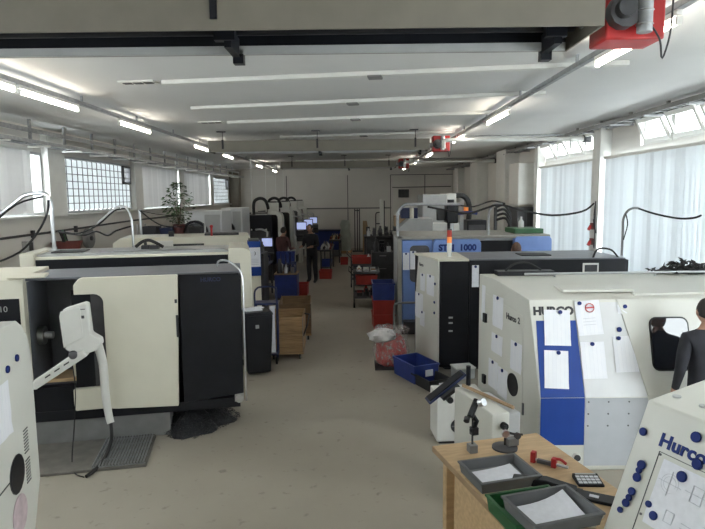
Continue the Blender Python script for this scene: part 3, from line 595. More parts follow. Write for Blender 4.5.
# VMC row
def vmc(label):
    t = thing('machining_center', label, 'machine', (0,0,0), 0, 'row of milling centres on the left')
    box('base', 'dark', t, -1.48, -.02, .05, 1.7, 0, .5, .01)
    box('enclosure', 'black', t, -1.5, -.12, 0, 1.6, .5, 2.05, .02)
    arch = [(.20,0),(.20,1.95),(.17,2.07),(.08,2.13),(-.16,2.14),(-.16,2.06),(.02,2.05),(.06,2.0),(.07,1.9),(.07,0)]
    MB().prism(arch, 'y', -.04, .5).build('front_frame', 'ivory', t, .01)
    box('side_door', 'lgrey', t, .0, .06, .5, 1.55, .5, 1.95, .01)
    MB().prism([(.08,.5),(.25,.5),(.25,1.0),(.08,1.2)], 'y', .52, 1.4).build('chip_apron', 'ivory', t, .01)
    box('window_panel', 'char', t, -.85, -.2, -.02, 0, .9, 1.55, .006)
    for x in (-.75, -.3): cyl('work_lamp', 'white', t, (x,-.03,1.58), (x,-.03,1.63), .03, .01)
    box('head_motor', 'ivory', t, -.32, .0, .5, .85, 2.05, 2.42, .03); box('head_cap', 'dark', t, -.28, -.04, .53, .82, 2.42, 2.46, .01)
    tube('hose_arch', 'rubber', t, [(-.72,.3,2.05),(-.72,.3,2.35),(-.66,.3,2.5),(-.5,.3,2.56),(-.36,.3,2.5),(-.30,.35,2.36),(-.29,.45,2.24)], .05, 9)
    tube('air_pipe', 'white', t, [(-.95,1.3,2.05),(-.95,1.3,3.2),(-.95,1.3,3.9)], .018, 7, 0)
    mo = box('monitor_housing', 'dark', t, .32, .68, -.34, -.26, 1.44, 1.74, .012); box('monitor_screen', 'screen', mo, .345, .655, -.345, -.34, 1.47, 1.71); box('keyboard_tray', 'dark', mo, .33, .70, -.52, -.28, 1.24, 1.28, .008); box('pendant_panel', 'char', mo, .32, .70, -.30, -.26, 1.05, 1.42, .008)
    tube('monitor_arm', 'lgrey', t, [(.1,.1,1.9),(.3,-.1,1.92),(.5,-.28,1.85),(.5,-.29,1.7)], .03)
    return t
V0 = vmc('nearest milling centre of the left row, wide black side and rounded ivory frame'); V0.location = (-2.42, 17.9, 0)
for i, lb in enumerate(('second milling centre of the left row with lit monitor','third milling centre of the left row with lit monitor','farthest milling centre of the left row with lit monitor')):
    v = copy_tree(V0); v.location = ((-2.33,-2.28,-2.25)[i], 20.4+i*2.4, 0); v['label'] = lb
for ch in list(V0.children):
    if ch.name.startswith('monitor_housing'):
        ch.location = (-.72, -.1, -.35)
    if ch.name.startswith('monitor_arm'): ch.location = (-.72, -.1, -.3)

# ================================================================ RIGHT ROW OF MACHINES
# --- machine I: white lathe with blue front panel
IO = Vector((1.70, 5.20, 0))
I = thing('cnc_lathe', 'white lathe with royal blue front panel, papers and a dark window', 'machine', IO)
prof = [(.03,0),(.0,.06),(.0,.72),(.25,1.60),(1.05,1.69),(1.45,1.69),(1.45,0)]
lx = [-.0,-.0,.0,-.045,-.19,-.26,-.26]; n = len(prof)
bd = MB().add([(lx[i],)+prof[i] for i in range(n)] + [(2.75,)+p for p in prof], [tuple(range(n)),tuple(range(n,2*n))] + [(i,(i+1)%n,n+(i+1)%n,n+i) for i in range(n)]).build('body', 'ivory', I, .008)
upm = Matrix.Translation(IO) @ frame3((0,0,.72),(1,0,0),(0,.25,.88))       # upper sloping front, world
upl = frame3((0,0,.72),(1,0,0),(0,.25,.88)); dwl = frame3((0,0,.72),(1,0,0),(0,0,1))
lfm = frame3((1.70,5.2,0),(.26,-1.45,0),(0,0,1)); lfl = frame3((0,0,0),(.26,-1.45,0),(0,0,1))   # left end panel, x runs to the front
def plate(name, mat, parent, mx, poly, t=.006, bevel=0): return MB().prism(poly, 'z', 0, t).build(name, mat, parent, bevel, mx=mx)
plate('blue_panel', 'blue', I, upl, [(.012,.002),(.418,.002),(.385,.715),(.01,.715)])
plate('blue_panel', 'blue', I, dwl, [(.015,-.455),(.425,-.455),(.418,-.002),(.012,-.002)])
plate('pale_panel', 'pale', I, upl, [(.425,.004),(1.0,.004),(.80,.885),(.39,.885)], .004)
pp = plate('lower_panel', 'bluegrey', I, dwl, [(.43,-.66),(1.1,-.66),(1.0,-.004),(.425,-.004)], .004)
for x in (.455, .64, .83):
    for z in (-.04, -.155, -.27): MB().cyl((x,z,.004),(x,z,.008),.008,n=8).build('screw', 'char', pp, mx=dwl)
kn = MB().cyl((.362,-.575,0),(.362,-.575,.02),.04,n=18).build('lock_ring', 'white', I, mx=dwl); MB().cyl((.362,-.575,.02),(.362,-.575,.03),.03,n=16).build('lock_core', 'dark', kn, mx=dwl)
dr = plate('door', 'ivory', I, upl, [(1.0,.01),(2.6,.01),(2.6,.90),(.79,.90)], .014, .004)
plate('window_gasket', 'rubber', dr, upl, rrect(1.065,1.435,.235,.74,.07), .022, .003)
plate('window_pane', 'mglass', dr, upl, rrect(1.08,1.42,.25,.725,.06), .026)
MB().box(1.1,2.6,-.10,.0,.64,.71).build('door_step', 'ivory', I, .006)
text('lettering', 'HURCO', .105, 'inkk', I, upl @ Matrix.Translation((-.012,.772,.002)), .006, 1.02)
text('lettering', 'Hurco', .085, 'inkk', I, lfl @ Matrix.Translation((-.73,1.325,.005)), .003, 1.05); text('lettering', '2', .085, 'inkk', I, lfl @ Matrix.Translation((-.465,1.328,.005)), .003, 1.05)
sp = plate('service_door', 'ivory', I, lfl, [(-1.36,.1),(-.32,.1),(-.36,1.42),(-1.30,1.5)], .004, .001)
po = MB().cyl((-.546,.672,.003),(-.546,.672,.012),.118,n=22).build('port', 'black', I, mx=lfl)
box('panel_slot', 'dark', I, 0, 0, 0, 0, 0, 0); bpy.data.objects.remove(bpy.data.objects['panel_slot'])
for zz in (1.22, .51): MB().box(-1.29,-1.22,zz-.05,zz+.05,0,.03).build('hinge', 'black', I, mx=lfl)
MB().box(-.325,-.30,.44,.56,0,.012).build('door_pull', 'char', I, mx=lfl)
tube('top_rail', 'chrome', I, [(.16,1.10,1.73),(1.4,1.13,1.73),(2.7,1.16,1.73)], .014, 8, 0)
for x in (.5, 1.6, 2.5): cyl('rail_stud', 'steel', I, (x,1.13,1.69), (x,1.13,1.725), .012, n=8)
MB().box(-.1,.55,1.25,1.42,1.69,1.74).build('cable_duct', 'black', I, .006)
tube('cable', 'rubber', I, [(.0,1.3,1.74),(.1,1.3,1.82),(.25,1.3,1.83),(.4,1.3,1.75)], .012)
box('top_shelf', 'ivory', I, .35, 1.05, .45, .75, 1.632, 1.66, .004)
MB().hexa([(1.0,.35,1.612),(2.7,.42,1.62),(2.7,.48,1.625),(1.0,.41,1.617)], [(1.0,.35,1.63),(2.7,.42,1.645),(2.7,.48,1.65),(1.0,.41,1.635)]).build('top_edge', 'ivory', I)
GP = 'paper sheets on the white lathe with the blue panel'
def on(mx, x, y, rot=0, z=.008): return mx @ Matrix.Translation((x,y,z)) @ Matrix.Rotation(R(rot),4,'Z')
sheet('upper white paper on the blue panel below the dark lettering', on(upm,.21,.815,-2), .245, .335, group=GP, off=.03)
sheet('lower white paper pinned on the middle of the blue panel', on(upm,.18,.435,-3), .225, .35, group=GP, off=.02)
c_ = sheet('paper with a red emblem overlapping the end of the dark lettering', on(upm,.495,.90,4,.010), .235, .325, group=GP, off=-.07)
MB().tube([(.02+.04*math.cos(R(a)),-.07+.04*math.sin(R(a)),.0075) for a in range(0,361,15)], .005, 4, 0).build('red_emblem', 'red', c_); MB().box(-.02,.06,-.075,-.062,.008,.0092).build('red_bar', 'red', c_)
for i in range(3): MB().box(-.06,.06,-.17-i*.03,-.166-i*.03,.007,.0085).build('text_line', 'inkg', c_)
sheet('white paper right of the blue panel, below the red emblem sheet', on(upm,.52,.512,1), .225, .34, group=GP)
sheet('lone white paper nearest the dark machine window', on(upm,.82,.565,2), .21, .335, group=GP, off=-.05)
sheet('tiny white note high on the front of the blue panelled lathe', on(upm,.825,.86,2), .085, .085, group=GP, off=.03)
magnet('loose blue magnet between the tiny note and the lone paper', on(upm,.785,.625), .024)
lf = 'left end of the blue panelled lathe'
sheet('tall paper at the top of the ' + lf, on(lfm,-.93,1.52,0,.006), .26, .34, group=GP)
sheet('paper in the middle of the ' + lf, on(lfm,-.94,1.10,0,.006), .28, .21, group=GP)
sheet('paper beside the black port on the ' + lf, on(lfm,-.48,1.13,0,.006), .25, .30, group=GP)
sheet('large low paper on the ' + lf, on(lfm,-1.03,.79,0,.006), .24, .31, group=GP)
sheet('paper overlapping the large low one on the ' + lf, on(lfm,-.78,.77,0,.008), .24, .31, group=GP)
sheet('narrow paper at the back edge of the ' + lf, on(lfm,-1.32,1.58,0,.006), .10, .40, magnet=False, group=GP)
# scraps on top of it
t = MB(); rnd = random.Random(5)
for i in range(130):
    p = Vector((rnd.gauss(0,.16), rnd.gauss(0,.06), 0)); h = max(.01,.13*(1-abs(p.x)/.42))*rnd.random()
    d = Vector((rnd.uniform(-1,1),rnd.uniform(-1,1),rnd.uniform(-.2,.9))).normalized()*.05; e = d.orthogonal().normalized()*.02
    p.z = h+.03; t.add([p-d,p+e,p+d,p-e,p+d.cross(e).normalized()*.008],[(0,1,4),(1,2,4),(2,3,4),(3,0,4),(3,2,1,0)])
t.ball((0,0,.03),(.34,.11,.035)); o = tag(t.build('scrap_heap', 'rubber', None, smooth=False), 'black ragged heap of scraps on top of the white lathe at right', 'scraps'); o['kind'] = 'stuff'; o.location = (3.72, 6.52, 1.69)

# --- machine H: farther lathe with black front
HO = Vector((1.24, 8.38, 0))
H_ = thing('cnc_lathe', 'black fronted lathe with ivory left end, behind the blue panelled one', 'machine', HO)
b4 = [(0,0),(2.74,0),(2.74,1.25),(-.26,1.0)]
MB().hexa([(*p,.06) for p in b4], [(*p,1.64) for p in b4]).build('body', 'black', H_, .008)
MB().hexa([(*p,0) for p in ((.1,.1),(2.6,.1),(2.6,1.1),(-.1,.9))], [(*p,.06) for p in ((.1,.1),(2.6,.1),(2.6,1.1),(-.1,.9))]).build('base', 'dark', H_)
hl = frame3((0,0,0),(.24,-.925,0),(0,0,1)); hw = Matrix.Translation(HO) @ hl
plate('left_end_panel', 'ivory', H_, hl, [(-.93,.05),(-.01,.05),(-.01,1.66),(-.80,1.66),(-.93,1.0)], .03, .006)
MB().hexa([(-.03,-.01,1.64),(.42,-.01,1.64),(.42,1.05,1.64),(-.28,1.0,1.64)], [(-.03,-.01,1.675),(.42,-.01,1.675),(.42,1.05,1.675),(-.28,1.0,1.675)]).build('end_top', 'cream', H_, .006)
MB().hexa([(.42,.02,1.64),(2.7,.02,1.64),(2.7,1.25,1.64),(.42,1.1,1.64)], [(.42,.02,1.665),(2.7,.02,1.665),(2.7,1.25,1.665),(.42,1.1,1.665)]).build('top_cover', 'slate', H_, .004)
box('front_panel', 'black', H_, .43, 2.69, -.03, 0, .1, 1.655, .006); box('front_panel', 'black', H_, .02, .41, -.015, 0, .1, 1.64, .006)
w_ = box('gauge_frame', 'white', H_, 2.06, 2.29, -.045, -.03, 1.45, 1.60, .004); box('gauge_glass', 'dark', w_, 2.085, 2.265, -.05, -.045, 1.475, 1.575)
for i in range(4): box('vent_slot', 'dark', H_, 1.0+.16*i, 1.12+.16*i, -.034, -.03, 1.46, 1.48)
for z in (.80,.72,.60): box('indicator', 'lgrey', H_, .13, .19, -.02, -.015, z, z+.025)
text('lettering', 'Hurco', .07, 'inkk', H_, hl @ Matrix.Translation((-.76,1.50,.031)), .002)
tl = cyl('signal_lamp', 'white', H_, (.20,.4,1.675), (.20,.4,1.78), .035); cyl('lamp_clear', 'white', tl, (.20,.4,1.78), (.20,.4,1.88), .037); cyl('lamp_orange', 'orange', tl, (.20,.4,1.88), (.20,.4,1.97), .037); cyl('lamp_red', 'redl', tl, (.20,.4,1.97), (.20,.4,2.07), .037); cyl('lamp_cap', 'dark', tl, (.20,.4,2.07), (.20,.4,2.09), .038)
MB().box(1.3,1.75,.4,.75,1.665,1.68).build('rubber_mat', 'rubber', H_)
GH = 'paper sheets on the ivory end of the black fronted lathe'; le = 'ivory end of the black fronted lathe'
sheet('upper left paper on the ' + le, on(hw,-.60,1.39,0,.032), .2, .27, group=GH)
sheet('upper right paper on the ' + le, on(hw,-.28,1.41,0,.032), .3, .31, group=GH)
sheet('lower large paper on the ' + le, on(hw,-.75,1.06,0,.032), .34, .40, group=GH)
sheet('small paper below the lower large one on the ' + le, on(hw,-.60,.80,0,.036), .2, .24, group=GH)
for i, (x, z, lb) in enumerate(((-.1,1.3,'upper'),(-.12,1.02,'middle'),(-.12,.86,'lower'))): magnet('%s loose dark magnet on the right side of the ivory machine end' % lb, on(hw,x,z,0,.031), .022)
sheet('narrow white sheet hanging on the front of the black lathe', Matrix.Translation(HO) @ frame3((.51,-.032,1.585),(1,0,0),(0,0,1)), .10, .32, 'paper')
bent_post('slim bent post with drooping cables before the bright right blinds', (3.92, 8.48, 1.64), [(0,0,0),(0,0,.4),(.0,0,.58),(.05,0,.69),(.13,0,.74),(.21,0,.74)],
    [([(.2,0,.74),(.4,-.1,.66),(.62,-.3,.60),(.72,-.5,.61),(.76,-.62,.65)], .014),([(.02,-.03,.66),(.05,-.03,.5),(.0,-.03,.28)], .008),([(-.42,0,.02),(-.38,0,.12),(-.3,0,.16),(-.15,0,.13),(-.05,0,.02)], .014)], .017, True, 'grey')

# --- machine G: light blue lathe
G = thing('cnc_lathe', 'light blue lathe with grey frame behind the black fronted lathe', 'machine', (.82, 10.65, 0))
box('body', 'lgrey', G, 0, 2.75, .12, 1.5, .1, 1.80, .01); box('base', 'dark', G, .05, 2.7, .05, 1.4, 0, .1)
MB().box(-.03,.05,.0,.12,.1,1.86).box(-.03,2.78,.0,1.5,1.80,1.86).build('frame', 'gframe', G, .008)
d_ = box('door', 'sky', G, .06, .62, .02, .12, .2, 1.78, .015); MB().prism(rrect(.2,.56,1.0,1.68,.08), 'y', .01, .02).build('door_window', 'char', d_)
sg = MB().prism([(.62,1.50),(1.5,1.50),(1.5,1.72),(1.46,1.79),(.66,1.79),(.62,1.72)], 'y', -.06, .1).build('sign_panel', 'sky', G, .01)
text('lettering', 'STM', .155, 'ink', sg, frame3((.72,-.063,1.59),(1,0,0),(0,0,1)), .008, 1.0); text('lettering', '1000', .155, 'ink', sg, frame3((1.10,-.063,1.59),(1,0,0),(0,0,1)), .008, 1.0)
box('lower_front', 'sky', G, .62, 1.5, .02, .12, .2, 1.48, .01); box('opening', 'black', G, 1.5, 2.12, .10, .13, .3, 1.75)
rp_ = MB().prism([(2.12,1.0),(2.82,1.0),(2.80,1.78),(2.76,1.83),(2.16,1.83),(2.12,1.78)], 'y', -.02, .12).build('right_panel', 'sky', G, .01)
box('step', 'dark', G, .06, .9, -.25, 0, .1, .3, .01)
MB().box(2.2,2.75,.3,1.0,1.86,1.95).build('junction_box', 'green', G, .01)
tube('guard_rail', 'grey', G, [(-.12,-.35,.0),(-.12,-.35,.55),(-.08,-.35,.66),(.05,-.35,.68),(.3,-.35,.68)], .02)
Gw = Matrix.Translation((.82,10.65,0))
sheet('left white paper on the light blue machine door', Gw @ frame3((.13,.012,1.55),(1,0,0),(0,0,1)), .12, .32, 'paper', group='papers on the light blue machine')
sheet('right white paper on the light blue machine door', Gw @ frame3((.26,.008,1.58),(1,0,0),(0,0,1)), .11, .34, 'paper', group='papers on the light blue machine')
t = thing('pipe_frame', 'grey bent pipe arch above the light blue machine carrying cables', 'pipe', (.80, 10.72, 1.86))
tube('pipe', 'galv', t, [(0,0,0),(0,0,.35),(.03,0,.47),(.12,0,.56),(.25,0,.58),(.6,0,.575),(1.15,0,.57)], .028, 9)
tube('pipe', 'galv', t, [(1.70,.1,0),(1.70,.1,.35),(1.73,.1,.48),(1.80,.1,.56),(1.95,.1,.57)], .022, 8)
tube('cable', 'rubber', t, [(.55,0,.53),(.9,0,.46),(1.3,.0,.40),(1.6,.05,.48),(1.9,.1,.55),(2.3,.15,.45),(2.9,.2,.34),(3.5,.3,.40),(3.75,.35,.55)], .02, 6)
tube('cable', 'rubber', t, [(1.1,0,.56),(1.4,.05,.52),(1.75,.1,.62),(2.0,.1,.57)], .014, 6)
t = thing('wall_socket', 'two red power sockets with looped cables on the right pillar', 'socket', (XR-.225, 11.35, 1.9))
tube('cable', 'rubber', t, [(-.02,-.1,.55),(-.08,-.2,.2),(-.06,-.25,-.05),(-.03,-.1,.05),(-.03,-.05,.2)], .012)
tube('cable', 'rubber', t, [(-.02,-.1,.5),(-.1,-.3,.1),(-.12,-.35,-.25),(-.06,-.2,-.35),(-.03,-.05,-.2)], .010)
for z in (0, -.3): box('socket_body', 'maroon', t, -.06, 0, -.05, .05, z, z+.13, .012); cyl('plug', 'red', t, (-.06,0,z+.07), (-.11,-.03,z+.0), .03)

# --- machine J: foreground wedge at the right edge
JO = Vector((1.42, 2.73, 0)); jz = math.degrees(math.atan2(-.93,.37))
J = thing('cnc_lathe', 'ivory machine with dark lettering and magnets at the lower right picture corner', 'machine', JO, jz)
MB().prism([(-.27,0),(-.27,.95),(0,1.60),(.5,1.67),(1.6,1.67),(1.6,0)], 'x', 0, 1.35).build('body', 'ivory', J, .01)
jl = frame3((0,0,1.6),(1,0,0),(0,.27,.65)); jw = Matrix.Translation(JO) @ Matrix.Rotation(R(jz),4,'Z') @ jl
text('lettering', 'Hurco', .085, 'ink', J, jl @ Matrix.Translation((.128,-.178,.002)), .003, 1.05)
MB().box(.145,1.3,-.205,-.202,.0,.003).box(.145,.148,-.66,-.205,.0,.003).build('seam', 'dark', J, mx=jl)
for x, y in ((.155,-.215),(.16,-.5)): MB().cyl((x,y,0),(x,y,.004),.006,n=8).build('screw', 'char', J, mx=jl)
for x in (.06, .2): cyl('top_plug', 'lgrey', J, (x,.12,1.61), (x,.12,1.623), .02)
MAG = 'blue magnets on the foreground machine'
for x, y, r, lb in ((.041,-.151,.02,'lone blue magnet left of the large lettering at lower right'),(.089,-.297,.022,'top magnet of the upper pair on the foreground machine edge'),(.086,-.325,.015,'small magnet joining the upper pair on the foreground machine edge'),(.088,-.359,.021,'bottom magnet of the upper pair on the foreground machine edge'),
    (.087,-.429,.019,'top magnet of the slanting chain on the foreground machine edge'),(.084,-.461,.016,'second magnet of the slanting chain on the foreground machine edge'),(.077,-.491,.019,'third magnet of the slanting chain on the foreground machine edge'),(.062,-.533,.014,'lowest small magnet of the slanting chain on the foreground machine edge'),
    (.291,-.078,.024,'large magnet above the large lettering at the right picture edge'),(.335,-.184,.024,'large magnet just under the lettering at the right picture edge'),(.289,-.262,.024,'magnet holding the big drawing at lower right'),(.186,-.441,.015,'small magnet at the lower left of the big drawing'),(.225,-.476,.02,'large magnet under the lower left of the big drawing')):
    magnet(lb, on(jw,x,y,0,.006), r, MAG)
dw = sheet('big technical drawing on the foreground machine at lower right', on(jw,.40,-.225,0,.002), .44, .30, 'paper', magnet=False)
for r_ in (.042, .030): MB().tube([(-.155+r_*math.cos(R(a)),-.09+r_*math.sin(R(a)),.0035) for a in range(0,361,12)], .0012, 4, 0).build('print_ring', 'inkg', dw)
for x0, x1, y0, y1 in ((-.21,-.10,-.091,-.089),(-.156,-.154,-.145,-.035),(-.05,.0,-.05,-.048),(-.05,-.048,-.12,-.05),(-.05,.0,-.12,-.118),(.0,.002,-.12,-.05),(-.08,.03,-.085,-.083),(-.13,-.09,-.2,-.198),(-.13,-.128,-.25,-.2),(-.09,-.088,-.25,-.2),(-.13,-.09,-.25,-.248),(-.05,.06,-.22,-.218),(-.05,.06,-.24,-.238),(-.05,.03,-.26,-.258)):
    MB().box(x0,x1,y0,y1,.003,.0075).build('print_line', 'inkg', dw)

# --- workbench
BO = Vector((.52, 3.79, 0)); BW = Matrix.Translation(BO) @ Matrix.Rotation(R(15),4,'Z')
def at(x, y, z=.9): p = BW @ Vector((x,y,z)); return (p.x,p.y,p.z)
W = thing('workbench', 'pale wooden workbench strewn with trays and tools in the foreground', 'bench', BO, 15)
box('bench_top', 'ply', W, 0, .80, -1.17, 0, .86, .90, .006); box('cabinet', 'ply', W, .04, .74, -1.12, -.26, .02, .86, .006)
for x in (.05, .68): box('leg', 'ply', W, x, x+.06, -.12, -.06, 0, .86, .004)
box('edge_strip', 'brown', W, -.004, 0, -1.17, 0, .862, .898)
def tr(label, x, y, z, w_, d_, h, mat, rz):
    t = thing('storage_tray', label, 'tray', at(x,y,z), 15+rz)
    MB().tray(-w_/2,w_/2,-d_/2,d_/2,0,h,.012,.012).build('shell', mat, t)
    MB().add([], []).box(-w_/2-.006,w_/2+.006,-d_/2-.006,-d_/2+.006,h-.012,h).box(-w_/2-.006,w_/2+.006,d_/2-.006,d_/2+.006,h-.012,h).box(-w_/2-.006,-w_/2+.006,-d_/2,d_/2,h-.012,h).box(w_/2-.006,w_/2+.006,-d_/2,d_/2,h-.012,h).build('rim', mat, t, .003)
    return t
tr('grey plastic tray with paper nearest the dial stands on the bench', .20, -.54, .9, .385, .30, .07, 'gplast', 0)
tr('green plastic crate under the front grey tray on the bench', .15, -.99, .9, .38, .31, .09, 'green', 0)
tr('front grey plastic tray with paper stacked on the green crate', .165, -1.13, .992, .385, .29, .07, 'gplast', 2)
def flat_paper(label, x, y, z, w_, d_, rz, lift):
    m = MB(); nx = 6
    P = [((i/nx-.5)*w_, (j/4-.5)*d_, .003+lift*(i/nx)**3*(j/4)) for j in range(5) for i in range(nx+1)]; k = len(P)
    m.add(P+[(a,b,c-.002) for a,b,c in P], [(j*7+i,j*7+i+1,(j+1)*7+i+1,(j+1)*7+i) for j in range(4) for i in range(6)]+[(k+j*7+i,k+(j+1)*7+i,k+(j+1)*7+i+1,k+j*7+i+1) for j in range(4) for i in range(6)])
    o = tag(m.build('paper_sheet', 'paper', None), label, 'paper'); o.location = at(x,y,z); o.rotation_euler.z = R(15+rz)
flat_paper('white paper lying in the grey tray behind', .20, -.545, .915, .27, .20, 2, .015)
flat_paper('white paper with raised corner lying in the front grey tray', .165, -1.125, 1.007, .29, .21, 2, .05)
def dial_stand(label, x, y, big):
    t = thing('dial_stand', label, 'gauge', at(x,y), 15)
    if big:
        box('magnet_base', 'grey', t, -.028, .028, -.03, .03, 0, .055, .004)
        cyl('stem', 'dark', t, (0,0,.055), (0,0,.24), .007); MB().ball((0,0,.15), .022).box(-.012,.035,-.02,.02,.12,.17).build('clamp_knob', 'black', t)
        tube('arm', 'black', t, [(0,0,.16),(.03,0,.21),(-.01,0,.27),(.02,0,.34)], .016, 8, 2)
        MB().cyl((-.03,-.02,.25),(.04,.02,.35),.022).build('swivel', 'black', t, .004); cyl('dial', 'steel', t, (.045,-.01,.335), (.06,-.04,.35), .026); cyl('knob', 'dark', t, (-.04,.0,.24), (-.055,-.02,.225), .02)
    else:
        MB().lathe([(.085,0),(.085,.012),(.03,.02),(.012,.024)], n=20).build('magnet_base', 'char', t)
        cyl('stem', 'dark', t, (0,0,.02), (0,0,.16), .007); box('block', 'grey', t, .01, .09, -.03, .02, .02, .07, .004); cyl('dial', 'steel', t, (-.02,-.03,.12), (-.02,-.05,.12), .026); cyl('dial', 'dark', t, (.07,-.03,.095), (.07,-.05,.095), .022); tube('arm', 'dark', t, [(0,0,.12),(.05,-.01,.10),(.12,-.02,.09)], .008)
dial_stand('tall black articulated dial stand at the far left of the bench', .215, -.16, True); dial_stand('low dial gauge stand with round base behind the grey tray', .45, -.17, False)
t = thing('bar_clamp', 'red and grey hand clamp lying on the right of the bench', 'clamp', at(.57,-.46), -35)
MB().tube([(-.08,0,.02),(.14,0,.02)],.01,6,0).build('bar', 'steel', t); MB().box(-.09,-.06,-.02,.02,0,.07).build('jaw', 'red', t, .004); MB().box(.04,.07,-.02,.02,0,.06).build('jaw', 'red', t, .004); tube('trigger', 'red', t, [(.05,0,.05),(.09,0,.06),(.13,0,.04)], .009); MB().box(-.05,.04,-.012,.012,.005,.03).build('grip', 'char', t, .003)
t = thing('calculator', 'white keyed calculator at the right edge of the bench', 'calculator', at(.685,-.725), -2)
MB().hexa([(-.075,-.06,0),(.075,-.06,0),(.075,.06,0),(-.075,.06,0)],[(-.075,-.06,.012),(.075,-.06,.012),(.075,.06,.028),(-.075,.06,.028)]).build('case', 'black', t, .004)
for i in range(5):
    for j in range(3):
        y_ = -.045+j*.028; z_ = .012+(y_+.06)/.12*.016
        MB().box(-.066+i*.027,-.044+i*.027,y_,y_+.02,z_,z_+.005).build('key', 'paper', t)
box('display', 'lgrey', t, -.06, .06, .042, .056, .026, .030)
t = thing('hand_stapler', 'long black tool lying between the trays and the calculator', 'tool', at(.42,-.70), -22)
MB().prism([(-.19,0),(.17,0),(.17,.02),(.0,.05),(-.19,.03)], 'y', -.035, .035).build('body', 'black', t, .006); box('base_plate', 'dark', t, -.2, .2, -.03, .03, -.0, .008)
t = thing('phone', 'black phone like slab with small label right of the front tray', 'device', at(.60,-.90), -30); MB().prism([(-.14,0),(.12,0),(.12,.02),(-.14,.012)], 'y', -.05, .05).build('case', 'black', t, .005); box('label', 'paper', t, -.03, .02, -.02, .01, .0175, .019)
t = thing('mug', 'cream mug at the front edge of the bench', 'mug', at(.405,-1.11)); MB().lathe([(.034,0),(.04,.02),(.042,.09),(.038,.09),(.036,.015),(.001,.012)], n=20).build('cup', 'cream', t); tube('handle', 'cream', t, [(.04,0,.075),(.065,0,.07),(.068,0,.045),(.042,0,.025)], .006)
# equipment behind the bench
t = thing('cooling_unit', 'white cooling unit with round fan on the floor behind the bench', 'unit', (.84, 5.82, 0), 4)
box('case', 'white', t, 0, .50, 0, .35, .03, .53, .01); box('base', 'dark', t, .03, .47, .03, .32, 0, .03); fn = cyl('fan_ring', 'dark', t, (.22,-.004,.20), (.22,-.012,.20), .075, n=20); cyl('fan_hub', 'black', fn, (.22,-.012,.20), (.22,-.02,.20), .035)
for i in range(6): a = i*math.pi/3; MB().cyl((.22,-.014,.20),(.22+.065*math.cos(a),-.014,.20+.065*math.sin(a)),.006,n=6).build('fan_spoke', 'grey', fn)
t = thing('control_box', 'white box with black knob standing between bench and lathe', 'box', (1.08, 4.45, 0), 15)
box('case', 'ivory', t, 0, .16, 0, .7, .05, .86, .01); box('front', 'lgrey', t, .16, .27, .02, .55, .05, .84, .01); cyl('knob', 'black', t, (.10,-.002,.76), (.10,-.04,.76), .03); box('foot', 'dark', t, .01, .15, .02, .6, 0, .05); tube('stick', 'brown', t, [(.06,.65,.885),(.22,.05,.875)], .016, 7, 0)
t = thing('keyboard_stand', 'tilted dark blue keyboard tray on a black post behind the bench', 'keyboard', (.97, 5.28, 0), 10)
cyl('post', 'black', t, (.12,.08,0), (.12,.08,.98), .022); box('foot', 'black', t, .02, .22, -.02, .18, 0, .02)
kb = Matrix.Translation((-.12,0,.80)) @ Matrix.Rotation(R(-36),4,'Y')
MB().box(-.22,.22,-.05,.10,0,.02).build('tray', 'navy', t, .006, mx=kb); MB().box(-.20,.20,-.04,.08,.02,.032).build('keyboard', 'black', t, .004, mx=kb); MB().cyl((-.05,-.13,-.05),(-.05,.05,-.05),.03).box(-.1,.1,-.1,.05,-.03,0).build('bracket', 'dark', t, mx=kb)
cyl('cup', 'cream', t, (-.06,-.16,.72), (-.06,-.16,.80), .03)

